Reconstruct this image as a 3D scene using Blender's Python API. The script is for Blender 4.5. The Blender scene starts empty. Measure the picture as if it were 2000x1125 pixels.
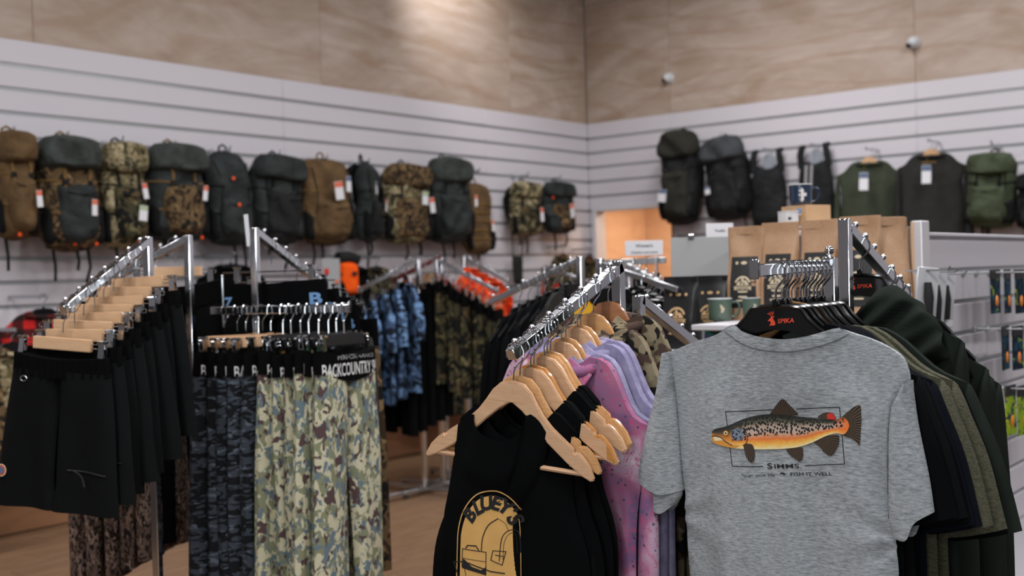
import bpy, bmesh, math, random
from mathutils import Vector, Matrix
from mathutils.bvhtree import BVHTree
from mathutils.geometry import tessellate_polygon

random.seed(7)
SC = bpy.context.scene
COL = SC.collection
PI = math.pi

# ------------------------------------------------------------------ camera
CAM_F, CAM_H = 2239.9, 1.51
YAW, PITCH, ROLL = .677245, -.0114476, -.0279257
FW = Vector((math.cos(YAW)*math.cos(PITCH), math.sin(YAW)*math.cos(PITCH), math.sin(PITCH)))
_r = Vector((math.sin(YAW), -math.cos(YAW), 0))
_u = _r.cross(FW)
RT = _r*math.cos(ROLL) + _u*math.sin(ROLL)
UP = -_r*math.sin(ROLL) + _u*math.cos(ROLL)
CP = Vector((0, 0, CAM_H))
cd = bpy.data.cameras.new('camera')
cam = bpy.data.objects.new('camera', cd)
COL.objects.link(cam)
cam.matrix_world = Matrix(((RT.x, UP.x, -FW.x, CP.x), (RT.y, UP.y, -FW.y, CP.y), (RT.z, UP.z, -FW.z, CP.z), (0, 0, 0, 1)))
cd.sensor_width = 36
cd.lens = CAM_F/2000*36
cd.clip_start = .05
cd.dof.use_dof = True
cd.dof.focus_distance = 2.38
cd.dof.aperture_fstop = 3.6
SC.camera = cam

# ------------------------------------------------------------------ view, world, lights
SC.view_settings.view_transform = 'Standard'
SC.view_settings.look = 'None'
SC.view_settings.exposure = 0.0
SC.view_settings.gamma = 1
SC.view_settings.use_curve_mapping = False
SC.cycles.use_denoising = True
SC.cycles.max_bounces = 8
SC.cycles.caustics_reflective = False
SC.cycles.caustics_refractive = False
W = bpy.data.worlds.new('world')
SC.world = W
W.use_nodes = True
W.node_tree.nodes['Background'].inputs[0].default_value = (.05, .055, .06, 1)
W.node_tree.nodes['Background'].inputs[1].default_value = 1


def area(name, loc, sx, sy, power, col=(1, 1, 1), target=None):
    l = bpy.data.lights.new(name, 'AREA')
    l.shape = 'RECTANGLE'
    l.size, l.size_y = sx, sy
    l.energy = power
    l.color = col
    o = bpy.data.objects.new(name, l)
    COL.objects.link(o)
    o.location = loc
    if target is not None:
        o.rotation_euler = (Vector(target)-Vector(loc)).to_track_quat('-Z', 'Y').to_euler()
    return o


for x, y, pw in ((1.2, 4.2, 55), (4.4, 4.2, 50), (7.6, 4.0, 62), (1.2, 1.2, 90), (4.4, 1.2, 80), (7.6, 1.2, 80), (-1.6, 1.2, 90), (1.2, -2.2, 90), (4.4, -2.2, 85), (7.6, -2.2, 50)):
    area('ceiling_panel_light', (x, y, 4.75), 1.5, .35, pw, (1, .985, 1))
area('added_front_fill', (-3.8, -.6, 1.75), 2.5, 6.4, 150, (.92, .97, 1), (0, -.6, 1.6))  # added fill from behind the camera for the clothes facing it; no window stands there


def spot(name, loc, target, power, size, blend, col):
    l = bpy.data.lights.new(name, 'SPOT')
    l.energy, l.spot_size, l.spot_blend, l.color, l.shadow_soft_size = power, math.radians(size), blend, col, .06
    o = bpy.data.objects.new(name, l)
    COL.objects.link(o)
    o.location = loc
    o.rotation_euler = (Vector(target)-Vector(loc)).to_track_quat('-Z', 'Y').to_euler()


spot('wall_spot_light', (7.3, 6.0, 4.7), (7.68, 6.84, 4.1), 125, 80, 1, (1, .97, .96))
spot('added_end_wall_spot', (6.9, 4.4, 4.7), (9.83, 5.6, 1.6), 105, 88, 1, (1, .985, 1))  # added unseen spot that brightens the end wall towards the corner
area('back_room_light', (10.9, 6.15, 2.5), .5, .5, 40, (1, .73, .5))


# ------------------------------------------------------------------ helpers
def ray(px, py):
    return RT*((px-1000)/CAM_F) + UP*((562.5-py)/CAM_F) + FW


def P(px, py, d):
    return CP + ray(px, py)*d


def hit(px, py, p0, n):
    d = ray(px, py)
    n = Vector(n)
    return CP + d*((Vector(p0)-CP).dot(n)/d.dot(n))


def head(deg):
    return Vector((math.cos(math.radians(deg)), math.sin(math.radians(deg)), 0))


def lin(c):
    c /= 255
    return c/12.92 if c <= .04045 else ((c+.055)/1.055)**2.4


def S(r, g, b):
    return (lin(r), lin(g), lin(b), 1)


ORD = 'first second third fourth fifth sixth seventh eighth ninth tenth eleventh twelfth thirteenth fourteenth fifteenth'.split()


def props(o, label=None, cat=None, group=None, kind=None):
    if label: o['label'] = label
    if cat: o['category'] = cat
    if group: o['group'] = group
    if kind: o['kind'] = kind
    return o


def setm(o, m):
    if m is not None and o.data.materials and o.data.materials[0] is not m:
        o.material_slots[0].link = 'OBJECT'
        o.material_slots[0].material = m


def inst(name, me, parent=None, loc=(0, 0, 0), rot=(0, 0, 0), m=None, scale=None):
    o = bpy.data.objects.new(name, me)
    COL.objects.link(o)
    o.location = loc
    o.rotation_euler = rot
    if scale: o.scale = scale
    if parent: o.parent = parent
    if m is not None:
        if not me.materials: me.materials.append(m)
        setm(o, m)
    return o


def thing(name, label, cat, loc=(0, 0, 0), rot=(0, 0, 0), group=None):
    o = bpy.data.objects.new(name, None)
    o.empty_display_size = .05
    COL.objects.link(o)
    o.location = loc
    o.rotation_euler = rot
    return props(o, label, cat, group)


class MB:
    """collects verts/faces of one mesh"""
    def __init__(s):
        s.v, s.f, s.uv = [], [], None

    def add(s, v, f):
        n = len(s.v)
        s.v += [tuple(p) for p in v]
        s.f += [tuple(i+n for i in q) for q in f]
        return s

    def box(s, c, d, rz=0, M=None):
        x, y, z = (k/2 for k in d)
        R = M or Matrix.Rotation(rz, 3, 'Z')
        v = [Vector(c)+R @ Vector((a*x, b*y, e*z)) for a in (-1, 1) for b in (-1, 1) for e in (-1, 1)]
        return s.add(v, [(0, 1, 3, 2), (4, 6, 7, 5), (0, 4, 5, 1), (2, 3, 7, 6), (0, 2, 6, 4), (1, 5, 7, 3)])

    def bar(s, a, b, w, h, up=(0, 0, 1)):
        a, b = Vector(a), Vector(b)
        d = b-a
        L = d.length
        d.normalize()
        sd = d.cross(Vector(up))
        if sd.length < 1e-4: sd = d.cross(Vector((1, 0, 0)))
        sd.normalize()
        u = sd.cross(d)
        M = Matrix((d, sd, u)).transposed()
        return s.box((a+b)/2, (L, w, h), M=M)

    def tube(s, pts, r, n=8, closed=False, cap=True):
        pts = [Vector(p) for p in pts]
        N = len(pts)
        rs = r if isinstance(r, (list, tuple)) else [r]*N
        v, f = [], []
        ref = None
        for i, p in enumerate(pts):
            if closed: t = pts[(i+1) % N]-pts[i-1]
            else: t = pts[min(i+1, N-1)]-pts[max(i-1, 0)]
            t.normalize()
            if ref is None:
                ref = t.orthogonal().normalized()
            ref = (ref-t*ref.dot(t)).normalized()
            b = t.cross(ref)
            v += [p+(ref*math.cos(2*PI*k/n)+b*math.sin(2*PI*k/n))*rs[i] for k in range(n)]
        M = N if closed else N-1
        for i in range(M):
            j = (i+1) % N
            f += [(i*n+k, i*n+(k+1) % n, j*n+(k+1) % n, j*n+k) for k in range(n)]
        if cap and not closed:
            f += [tuple(range(n-1, -1, -1)), tuple((N-1)*n+k for k in range(n))]
        return s.add(v, f)

    def ball(s, c, r, n=10, m=6, sc=(1, 1, 1)):
        c = Vector(c)
        v = [c+Vector((0, 0, r*sc[2]))]
        for i in range(1, m):
            a = PI*i/m
            v += [c+Vector((math.sin(a)*math.cos(2*PI*k/n)*r*sc[0], math.sin(a)*math.sin(2*PI*k/n)*r*sc[1], math.cos(a)*r*sc[2])) for k in range(n)]
        v.append(c-Vector((0, 0, r*sc[2])))
        f = [(0, 1+k, 1+(k+1) % n) for k in range(n)]
        for i in range(m-2):
            f += [(1+i*n+k, 1+(i+1)*n+k, 1+(i+1)*n+(k+1) % n, 1+i*n+(k+1) % n) for k in range(n)]
        e = len(v)-1
        f += [(e, 1+(m-2)*n+(k+1) % n, 1+(m-2)*n+k) for k in range(n)]
        return s.add(v, f)

    def lathe(s, prof, n=24, c=(0, 0, 0)):
        c = Vector(c)
        v = [c+Vector((r*math.cos(2*PI*k/n), r*math.sin(2*PI*k/n), z)) for r, z in prof for k in range(n)]
        f = [(i*n+k, i*n+(k+1) % n, (i+1)*n+(k+1) % n, (i+1)*n+k) for i in range(len(prof)-1) for k in range(n)]
        return s.add(v, f)

    def mesh(s, name, m=None, smooth=True, bevel=0, seg=2, angle=40):
        me = bpy.data.meshes.new(name)
        me.from_pydata(s.v, [], s.f)
        if bevel:
            bm = bmesh.new()
            bm.from_mesh(me)
            bmesh.ops.recalc_face_normals(bm, faces=bm.faces)
            es = [e for e in bm.edges if len(e.link_faces) == 2 and e.calc_face_angle() > .6]
            bmesh.ops.bevel(bm, geom=es, offset=bevel, segments=seg, affect='EDGES', clamp_overlap=True)
            bm.to_mesh(me)
            bm.free()
        if s.uv:
            ul = me.uv_layers.new(name='uv')
            for lp in me.loops: ul.data[lp.index].uv = s.uv[lp.vertex_index]
        if m is not None: me.materials.append(m)
        if smooth: me.shade_smooth() if angle is None else me.set_sharp_from_angle(angle=math.radians(angle))
        if smooth and angle is not None:
            me.polygons.foreach_set('use_smooth', [True]*len(me.polygons))
        me.update()
        return me


def box_me(name, d, m, bevel=.002, c=(0, 0, 0)):
    return MB().box(c, d).mesh(name, m, bevel=bevel, seg=1)


def extrude(name, poly, th, m, bevel=0, holes=(), y0=0):
    """flat outline (x, z) given a thickness along y"""
    tri = tessellate_polygon([[Vector((x, z, 0)) for x, z in q] for q in (poly, *holes)])
    pts = [p for q in (poly, *holes) for p in q]
    n = len(pts)
    v = [(x, y0-th/2, z) for x, z in pts]+[(x, y0+th/2, z) for x, z in pts]
    bm = bmesh.new()
    bv = [bm.verts.new(p) for p in v]
    for a, b, c in tri:
        try:
            bm.faces.new((bv[a], bv[b], bv[c]))
            bm.faces.new((bv[c+n], bv[b+n], bv[a+n]))
        except ValueError: pass
    k = 0
    for q in (poly, *holes):
        L = len(q)
        for i in range(L):
            a, b = k+i, k+(i+1) % L
            bm.faces.new((bv[a], bv[b], bv[b+n], bv[a+n]))
        k += L
    bmesh.ops.recalc_face_normals(bm, faces=bm.faces)
    bmesh.ops.dissolve_limit(bm, angle_limit=.02, verts=bm.verts, edges=bm.edges)
    if bevel:
        es = [e for e in bm.edges if len(e.link_faces) == 2 and e.calc_face_angle() > 1.0]
        bmesh.ops.bevel(bm, geom=es, offset=bevel, segments=2, affect='EDGES', clamp_overlap=True)
    bmesh.ops.triangulate(bm, faces=[f for f in bm.faces if len(f.verts) > 4])
    me = bpy.data.meshes.new(name)
    bm.to_mesh(me)
    bm.free()
    me.materials.append(m)
    me.polygons.foreach_set('use_smooth', [True]*len(me.polygons))
    me.set_sharp_from_angle(angle=math.radians(38))
    return me


def resample(pts, n):
    """n+1 points along a polyline smoothed by Catmull-Rom"""
    pts = [Vector((p[0], p[1])) for p in pts]
    if len(pts) > 2:
        q = []
        for i in range(len(pts)-1):
            p0 = pts[i-1] if i else pts[0]*2-pts[1]
            p1, p2 = pts[i], pts[i+1]
            p3 = pts[i+2] if i+2 < len(pts) else pts[-1]*2-pts[-2]
            for k in range(8):
                t = k/8
                q.append(.5*((2*p1)+(p2-p0)*t+(2*p0-5*p1+4*p2-p3)*t*t+(3*p1-p0-3*p2+p3)*t**3))
        q.append(pts[-1])
        pts = q
    d = [0]
    for a, b in zip(pts, pts[1:]): d.append(d[-1]+(b-a).length)
    out, j = [], 0
    for i in range(n+1):
        t = d[-1]*i/n
        while j < len(d)-2 and d[j+1] < t: j += 1
        e = d[j+1]-d[j]
        out.append(pts[j].lerp(pts[j+1], (t-d[j])/e if e > 1e-9 else 0))
    return out


def coons(T, B, L, R, nu, nv):
    T, B, L, R = resample(T, nu), resample(B, nu), resample(L, nv), resample(R, nv)
    g = []
    for j in range(nv+1):
        v = j/nv
        row = []
        for i in range(nu+1):
            u = i/nu
            p = T[i]*(1-v)+B[i]*v+L[j]*(1-u)+R[j]*u
            p = p-(T[0]*(1-u)*(1-v)+T[nu]*u*(1-v)+B[0]*(1-u)*v+B[nu]*u*v)
            row.append(p)
        g.append(row)
    return g


def folder(seed, amp, kx=(14, 40), kz=6, z0=-.2, grow=.35):
    r = random.Random(seed)
    ws = [(r.uniform(*kx), r.uniform(-kz, kz), r.uniform(0, 6.3), r.uniform(.4, 1)) for _ in range(5)]

    def f(x, z):
        g = min(1, max(.15, (z0-z)/grow))
        return amp*g*sum(a*math.sin(k*x+q*z+p) for k, q, p, a in ws)/2
    return f


def pillow(mb, T, B, L, R, nu, nv, h, fold=None, top='cap', bottom='open', pw=.5, exp=2.4, hv=None, neck=None, y0=0, backdip=0, hmin=0, ky=1.0):
    """two cloth sheets over a four sided outline, joined along the sides"""
    g = coons(T, B, L, R, nu, nv)
    base = len(mb.v)
    idx = {}
    v, f = [], []
    for side in (0, 1):
        for j in range(nv+1):
            for i in range(nu+1):
                if side and i in (0, nu):
                    idx[side, j, i] = idx[0, j, i]
                    continue
                u, t = i/nu, j/nv
                hh = h*(hv(t) if hv else 1)*max(0, 1-abs(2*u-1)**exp)**pw
                if top == 'close': hh *= min(1, (t/.14))**.5
                if bottom == 'close': hh *= min(1, (1-t)/.14)**.5
                if top == 'cap' and neck:
                    a, b = neck
                    w = max(0, 1-((u-(a+b)/2)/((b-a)/2))**2)**.5 if a < u < b else 0
                    hh = hh*min(1, t/.25+.12)+(.024*w*(1-min(1, t/.3)))
                hh = max(hh, hmin if 0 < i < nu else 0)
                p = g[j][i]
                z = p.y
                if side and neck and neck[0] < u < neck[1]:
                    z -= backdip*(1-t)**6*max(0, 1-((u-(neck[0]+neck[1])/2)/((neck[1]-neck[0])/2))**2)
                y = y0+(fold(p.x, p.y) if fold else 0)+(-hh if side == 0 else hh*ky)
                idx[side, j, i] = len(v)
                v.append((p.x, y, z))
    for j in range(nv):
        for i in range(nu):
            f.append((idx[0, j, i], idx[0, j+1, i], idx[0, j+1, i+1], idx[0, j, i+1]))
            f.append((idx[1, j, i], idx[1, j, i+1], idx[1, j+1, i+1], idx[1, j+1, i]))
    for i in range(nu):
        u = (i+.5)/nu
        if top != 'open' and not (neck and neck[0] < u < neck[1]):
            f.append(tuple(dict.fromkeys((idx[0, 0, i], idx[0, 0, i+1], idx[1, 0, i+1], idx[1, 0, i]))))
        if bottom == 'close' or bottom == 'cap':
            f.append(tuple(dict.fromkeys((idx[0, nv, i], idx[1, nv, i], idx[1, nv, i+1], idx[0, nv, i+1]))))
    f = [q for q in f if len(q) > 2]
    mb.add(v, f)
    return mb


def mir(pts):
    return [(-x, z) for x, z in pts]


# ------------------------------------------------------------------ decals: flat print laid on a cloth surface
def bvh_of(me):
    return BVHTree.FromPolygons([v.co for v in me.vertices], [tuple(p.vertices) for p in me.polygons])


def lay(name, tris, pts, m, bvh, eps=.0012, maxlen=.02, uv=None, ydef=0):
    bm = bmesh.new()
    vs = [bm.verts.new((p[0], 0, p[1])) for p in pts]
    ul = None
    for t in tris:
        try: bm.faces.new([vs[i] for i in t])
        except ValueError: pass
    for _ in range(5):
        es = [e for e in bm.edges if e.calc_length() > maxlen]
        if not es: break
        bmesh.ops.subdivide_edges(bm, edges=es, cuts=1)
        bmesh.ops.triangulate(bm, faces=[f for f in bm.faces if len(f.verts) > 3])
    for v in bm.verts:
        x, z = v.co.x, v.co.z
        y = ydef
        if bvh:
            r = bvh.ray_cast(Vector((x, -.6, z)), Vector((0, 1, 0)))
            if r[0] is not None: y = r[0].y
        v.co.y = y-eps
    for f in bm.faces:
        f.normal_update()
        if f.normal.y > 0: f.normal_flip()
    if uv:
        l = bm.loops.layers.uv.new('uv')
        for f in bm.faces:
            for lp in f.loops: lp[l].uv = uv(lp.vert.co.x, lp.vert.co.z)
    me = bpy.data.meshes.new(name)
    bm.to_mesh(me)
    bm.free()
    me.materials.append(m)
    me.polygons.foreach_set('use_smooth', [True]*len(me.polygons))
    return me


def poly_tris(polys):
    pts, tris = [], []
    for q in polys:
        n = len(pts)
        pts += list(q)
        tris += [tuple(i+n for i in t) for t in tessellate_polygon([[Vector((x, z, 0)) for x, z in q]])]
    return tris, pts


def ribbon(line, w, closed=False):
    pts = [Vector((p[0], p[1])) for p in line]
    N = len(pts)
    L, R = [], []
    for i, p in enumerate(pts):
        a = pts[i-1] if (i or closed) else p
        b = pts[(i+1) % N] if (i < N-1 or closed) else p
        d1 = (p-a).normalized() if (p-a).length > 0 else (b-p).normalized()
        d2 = (b-p).normalized() if (b-p).length > 0 else d1
        d = (d1+d2)
        d = d.normalized() if d.length > 1e-6 else d1
        n = Vector((-d.y, d.x))
        k = w/2/max(.35, n.dot(Vector((-d1.y, d1.x))))
        L.append(p+n*k)
        R.append(p-n*k)
    q = []
    for i in range(N if closed else N-1):
        j = (i+1) % N
        q.append([tuple(R[i]), tuple(R[j]), tuple(L[j]), tuple(L[i])])
    return q


_txt = {}


def text_geo(s, bold=0.0):
    k = (s, bold)
    if k not in _txt:
        cu = bpy.data.curves.new('text', 'FONT')
        cu.body = s
        cu.align_x = 'CENTER'
        cu.offset = bold
        cu.resolution_u = 3
        o = bpy.data.objects.new('text', cu)
        COL.objects.link(o)
        bpy.context.view_layer.update()
        me = bpy.data.meshes.new_from_object(o.evaluated_get(bpy.context.evaluated_depsgraph_get()))
        _txt[k] = ([(v.co.x, v.co.y) for v in me.vertices], [tuple(p.vertices) for p in me.polygons])
        bpy.data.objects.remove(o)
        bpy.data.curves.remove(cu)
        bpy.data.meshes.remove(me)
    return _txt[k]


def text_at(s, size, x, z, w=None, rot=0, bold=0.0, shear=0, capsize=False):
    """text geometry centred on x with its base line at z; w squeezes it to that width"""
    pts, fs = text_geo(s, bold)
    x0, x1 = min(p[0] for p in pts), max(p[0] for p in pts)
    sx = (w/(x1-x0)) if w else size
    c, sn = math.cos(rot), math.sin(rot)
    out = []
    for a, b in pts:
        a, b = (a-(x0+x1)/2)*sx, b*size
        a += shear*b
        out.append((x+a*c-b*sn, z+a*sn+b*c))
    return fs, out


def join_geo(*gs):
    tris, pts = [], []
    for t, p in gs:
        n = len(pts)
        pts += list(p)
        tris += [tuple(i+n for i in q) for q in t]
    return tris, pts
# ------------------------------------------------------------------ materials
def new_mat(name):
    m = bpy.data.materials.new(name)
    m.use_nodes = True
    nt = m.node_tree
    return m, nt, nt.nodes['Principled BSDF']


def N(nt, t, **kw):
    n = nt.nodes.new(t)
    for k, v in kw.items():
        if k.startswith('i_'):
            n.inputs[int(k[2:]) if k[2:].isdigit() else k[2:]].default_value = v
        else: setattr(n, k, v)
    return n


def coords(nt, sc=(1, 1, 1), rnd=True, obj=True):
    tc = N(nt, 'ShaderNodeTexCoord')
    mp = N(nt, 'ShaderNodeMapping')
    mp.inputs['Scale'].default_value = sc
    nt.links.new(tc.outputs['Object' if obj else 'UV'], mp.inputs['Vector'])
    if rnd:
        oi = N(nt, 'ShaderNodeObjectInfo')
        mu = N(nt, 'ShaderNodeMath', operation='MULTIPLY', i_1=37.0)
        nt.links.new(oi.outputs['Random'], mu.inputs[0])
        nt.links.new(mu.outputs[0], mp.inputs['Location'])
    return mp.outputs[0]


def noise(nt, vec, scale, detail=2, rough=.5, dist=0, out='Fac'):
    n = N(nt, 'ShaderNodeTexNoise')
    n.inputs['Scale'].default_value = scale
    n.inputs['Detail'].default_value = detail
    n.inputs['Roughness'].default_value = rough
    n.inputs['Distortion'].default_value = dist
    nt.links.new(vec, n.inputs['Vector'])
    return n.outputs[out]


def ramp(nt, fac, stops, interp='LINEAR'):
    r = N(nt, 'ShaderNodeValToRGB')
    e = r.color_ramp
    e.interpolation = interp
    e.elements[0].position, e.elements[0].color = stops[0]
    e.elements[1].position, e.elements[1].color = stops[-1]
    for p, c in stops[1:-1]:
        k = e.elements.new(p)
        k.color = c
    nt.links.new(fac, r.inputs[0])
    return r.outputs[0]


def mix(nt, fac, a, b, blend='MIX'):
    m = N(nt, 'ShaderNodeMix', data_type='RGBA', blend_type=blend)
    if isinstance(fac, (int, float)): m.inputs[0].default_value = fac
    else: nt.links.new(fac, m.inputs[0])
    for k, c in ((6, a), (7, b)):
        if isinstance(c, tuple): m.inputs[k].default_value = c
        else: nt.links.new(c, m.inputs[k])
    return m.outputs[2]


def bump(nt, h, bs, strength=.2, dist=.002):
    b = N(nt, 'ShaderNodeBump')
    b.inputs['Strength'].default_value = strength
    b.inputs['Distance'].default_value = dist
    nt.links.new(h, b.inputs['Height'])
    nt.links.new(b.outputs[0], bs.inputs['Normal'])


def plain(name, col, rough=.5, metal=0, var=0, spec=.5, coat=0, vs=20):
    m, nt, b = new_mat(name)
    b.inputs['Base Color'].default_value = col
    b.inputs['Roughness'].default_value = rough
    b.inputs['Metallic'].default_value = metal
    b.inputs['Specular IOR Level'].default_value = spec
    b.inputs['Coat Weight'].default_value = coat
    if var:
        c = tuple(min(1, k*(1+var)) for k in col[:3])+(1,)
        d = tuple(k*(1-var) for k in col[:3])+(1,)
        nt.links.new(ramp(nt, noise(nt, coords(nt), vs, 3), [(.3, d), (.7, c)]), b.inputs['Base Color'])
    return m


def fabric(name, col, var=.18, vs=14, rough=.92, weave=500, bs=.12, spec=.2, sheen=0, crumple=0):
    m, nt, b = new_mat(name)
    c = tuple(min(1, k*(1+var)) for k in col[:3])+(1,)
    d = tuple(k*(1-var) for k in col[:3])+(1,)
    co = coords(nt)
    nt.links.new(ramp(nt, noise(nt, co, vs, 4), [(.3, d), (.7, c)]), b.inputs['Base Color'])
    b.inputs['Roughness'].default_value = rough
    b.inputs['Specular IOR Level'].default_value = spec
    b.inputs['Sheen Weight'].default_value = sheen
    if crumple: bump(nt, noise(nt, co, 11, 5, .6, .8), b, .9, crumple)
    elif weave: bump(nt, noise(nt, co, weave, 1), b, bs, .001)
    return m


def heather(name, a, c, sc=(1, 1, 1), vs=90, dark=None):
    m, nt, b = new_mat(name)
    co = coords(nt, (sc[0], sc[1], sc[2]))
    n1 = noise(nt, co, vs, 5, .75)
    col = ramp(nt, n1, [(.34, a), (.66, c)])
    nt.links.new(col, b.inputs['Base Color'])
    b.inputs['Roughness'].default_value = .95
    b.inputs['Specular IOR Level'].default_value = .15
    bump(nt, n1, b, .12, .001)
    return m


def camo(name, base, layers, rough=.9, sc=(1, 1, 1), fine=.12):
    """layers: (colour, scale, threshold, distortion)"""
    m, nt, b = new_mat(name)
    co = coords(nt, sc)
    col = base
    for i, (c, s, th, dist) in enumerate(layers):
        mp = N(nt, 'ShaderNodeVectorMath', operation='ADD')
        mp.inputs[1].default_value = (i*3.7+1.1, i*5.3, i*7.9)
        nt.links.new(co, mp.inputs[0])
        f = noise(nt, mp.outputs[0], s, 1.6, .5, dist)
        r = ramp(nt, f, [(th-.012, (0, 0, 0, 1)), (th+.012, (1, 1, 1, 1))])
        col = mix(nt, r, col, c)
    if fine:
        g = ramp(nt, noise(nt, co, 220, 2), [(.3, (1-fine,)*3+(1,)), (.7, (1, 1, 1, 1))])
        col = mix(nt, 1.0, col, g, 'MULTIPLY')
    nt.links.new(col, b.inputs['Base Color'])
    b.inputs['Roughness'].default_value = rough
    b.inputs['Specular IOR Level'].default_value = .2
    return m


def wood(name, a, c, sc=(1, 12, 12), rough=.35, coat=0, scale=6, dist=1.2, rnd=True, det=4):
    m, nt, b = new_mat(name)
    co = coords(nt, sc, rnd)
    n1 = noise(nt, co, scale, det, .6, dist)
    n2 = noise(nt, co, scale*7, 3, .6)
    col = mix(nt, .35, ramp(nt, n1, [(.3, a), (.7, c)]), ramp(nt, n2, [(.35, a), (.65, c)]))
    nt.links.new(col, b.inputs['Base Color'])
    b.inputs['Roughness'].default_value = rough
    b.inputs['Coat Weight'].default_value = coat
    b.inputs['Coat Roughness'].default_value = .15
    return m


CHROME = plain('chrome', S(205, 208, 212), .13, 1)
CHROME2 = plain('dull_chrome', S(190, 193, 196), .3, 1)
BLKPL = plain('black_plastic', S(14, 15, 16), .22, 0, spec=.5)
MATBLK = plain('matt_black', S(20, 20, 21), .6)
WHITE = plain('white_laminate', S(205, 203, 207), .45, var=.02, vs=3)
SLATW = plain('slatwall_white', S(205, 201, 207), .5, spec=.35)
INSERT = plain('aluminium_insert', S(160, 163, 166), .32, .45)
GREYB = plain('grey_board', S(165, 167, 168), .6)
PAPER = plain('white_card', S(222, 222, 226), .7)
REDP = plain('red_print', S(205, 45, 25), .6)
ORANGE = plain('orange_toggle', S(255, 85, 20), .5)
ORFAB = fabric('orange_fabric', S(255, 92, 20), .12)
BLUEP = plain('blue_print', S(110, 150, 195), .8)
WHITEP = plain('white_print', S(215, 215, 215), .8)
GREYP = plain('grey_print', S(150, 150, 152), .8)
INK = plain('black_ink', S(18, 18, 20), .8)
GOLDP = plain('gold_print', S(205, 160, 92), .85, var=.06, vs=30)
LOGO = plain('orange_red_print', S(215, 70, 40), .6)
CREAMP = plain('cream_print', S(205, 190, 160), .8)
TANP = plain('tan_print', S(200, 165, 120), .8)
LENS = plain('camera_glass', S(8, 9, 10), .1)
DOMEW = plain('camera_shell', S(205, 207, 210), .4)

W_PALE = wood('pale_beech', S(184, 144, 110), S(208, 170, 134), (2, 14, 30), .38, .25)
W_HONEY = wood('honey_beech', S(180, 132, 84), S(206, 160, 110), (2, 14, 30), .3, .4)
W_GOLD = wood('golden_beech', S(165, 108, 52), S(198, 142, 80), (2, 14, 30), .22, .6)
W_BROWN = wood('brown_beech', S(140, 92, 62), S(166, 116, 84), (2, 14, 30), .25, .5)
W_RAW = wood('raw_pine', S(205, 165, 125), S(222, 185, 148), (2, 16, 30), .6)


def ply_mat(name, sx, cols, rough=.55):
    m, nt, b = new_mat(name)
    co = coords(nt, sx, True)
    n1 = noise(nt, co, 1.0, 5, .55, 2.2)
    n2 = noise(nt, co, 3.2, 3, .6, 1.0)
    wv = N(nt, 'ShaderNodeTexWave', wave_type='BANDS', bands_direction='Z')
    wv.inputs['Scale'].default_value = .42
    wv.inputs['Distortion'].default_value = 24
    wv.inputs['Detail'].default_value = 3
    wv.inputs['Detail Scale'].default_value = .7
    nt.links.new(co, wv.inputs['Vector'])
    c1 = ramp(nt, n1, [(.3, cols[0]), (.52, cols[1]), (.75, cols[2])])
    line = ramp(nt, wv.outputs['Fac'], [(.0, (0, 0, 0, 1)), (.88, (0, 0, 0, 1)), (1, (.8, .8, .8, 1))])
    c2 = mix(nt, line, c1, mix(nt, .45, c1, cols[3]))
    c3 = mix(nt, .3, c2, ramp(nt, n2, [(.3, cols[0]), (.7, cols[2])]))
    nt.links.new(c3, b.inputs['Base Color'])
    b.inputs['Roughness'].default_value = rough
    b.inputs['Specular IOR Level'].default_value = .3
    return m


PLY = ply_mat('plywood', (.7, .7, 2.2), [S(154, 132, 112), S(174, 156, 142), S(194, 178, 168), S(146, 112, 80)])
PLYW = ply_mat('warm_plywood', (.8, .8, 2.0), [S(205, 172, 146), S(214, 182, 156), S(222, 192, 166), S(190, 150, 118)])
PLYD = ply_mat('plinth_ply', (.8, .8, 2.0), [S(140, 100, 70), S(155, 112, 80), S(165, 122, 88), S(120, 82, 55)])
FLOORM = wood('oak_plank', S(112, 85, 62), S(148, 115, 86), (1.2, 9, 9), .5, 0, 3, .8)
FLOORB = plain('floor_base', S(60, 45, 35), .8)
CEIL = plain('ceiling_paint', S(120, 118, 116), .9)
WALLG = plain('painted_wall', S(150, 148, 150), .9)

HEATHER = heather('grey_heather', S(112, 117, 121), S(172, 177, 180), (1, 1, 5), 70)
F_BLK = fabric('black_jersey', S(12, 13, 14), .1, rough=1, spec=.03)
F_BLK2 = fabric('soft_black', S(16, 17, 18), .12, rough=1, spec=.03)
F_CHAR = fabric('charcoal_cloth', S(44, 44, 42), .12)
F_NAVY = fabric('navy_jersey', S(17, 19, 25), .12, rough=1, spec=.03)
F_OLIVE = heather('olive_heather', S(52, 52, 42), S(86, 84, 68), (1, 1, 3), 110)
F_DKGREEN = fabric('dark_green_fleece', S(34, 39, 35), .1, rough=1, spec=.04)
F_SHORT = fabric('black_nylon', S(14, 16, 17), .1, rough=.85, spec=.1)
F_LILAC = heather('lilac_chambray', S(122, 118, 150), S(158, 152, 182), (1, 1, 1), 24)
F_GREEN = fabric('green_wool', S(58, 64, 51), .14)
F_RED = fabric('red_cloth', S(190, 30, 22), .2)
F_BAND = fabric('black_elastic', S(12, 12, 13), .1, rough=1, spec=.04)
C_LIGHT = camo('pale_camo', S(198, 194, 166), [(S(132, 136, 108), 34, .52, .6), (S(104, 122, 130), 38, .56, .8), (S(86, 68, 68), 34, .60, .8)], sc=(1, 1, .75))
C_SLATE = camo('slate_tiger_camo', S(60, 67, 76), [(S(92, 102, 114), 24, .6, 1), (S(22, 24, 28), 22, .5, 1.2)], sc=(.7, .7, 2.1))
C_DUCK = camo('duck_camo', S(124, 112, 90), [(S(140, 128, 104), 30, .53, .3), (S(78, 62, 54), 26, .54, .2), (S(28, 27, 25), 28, .57, .2)])
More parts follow.
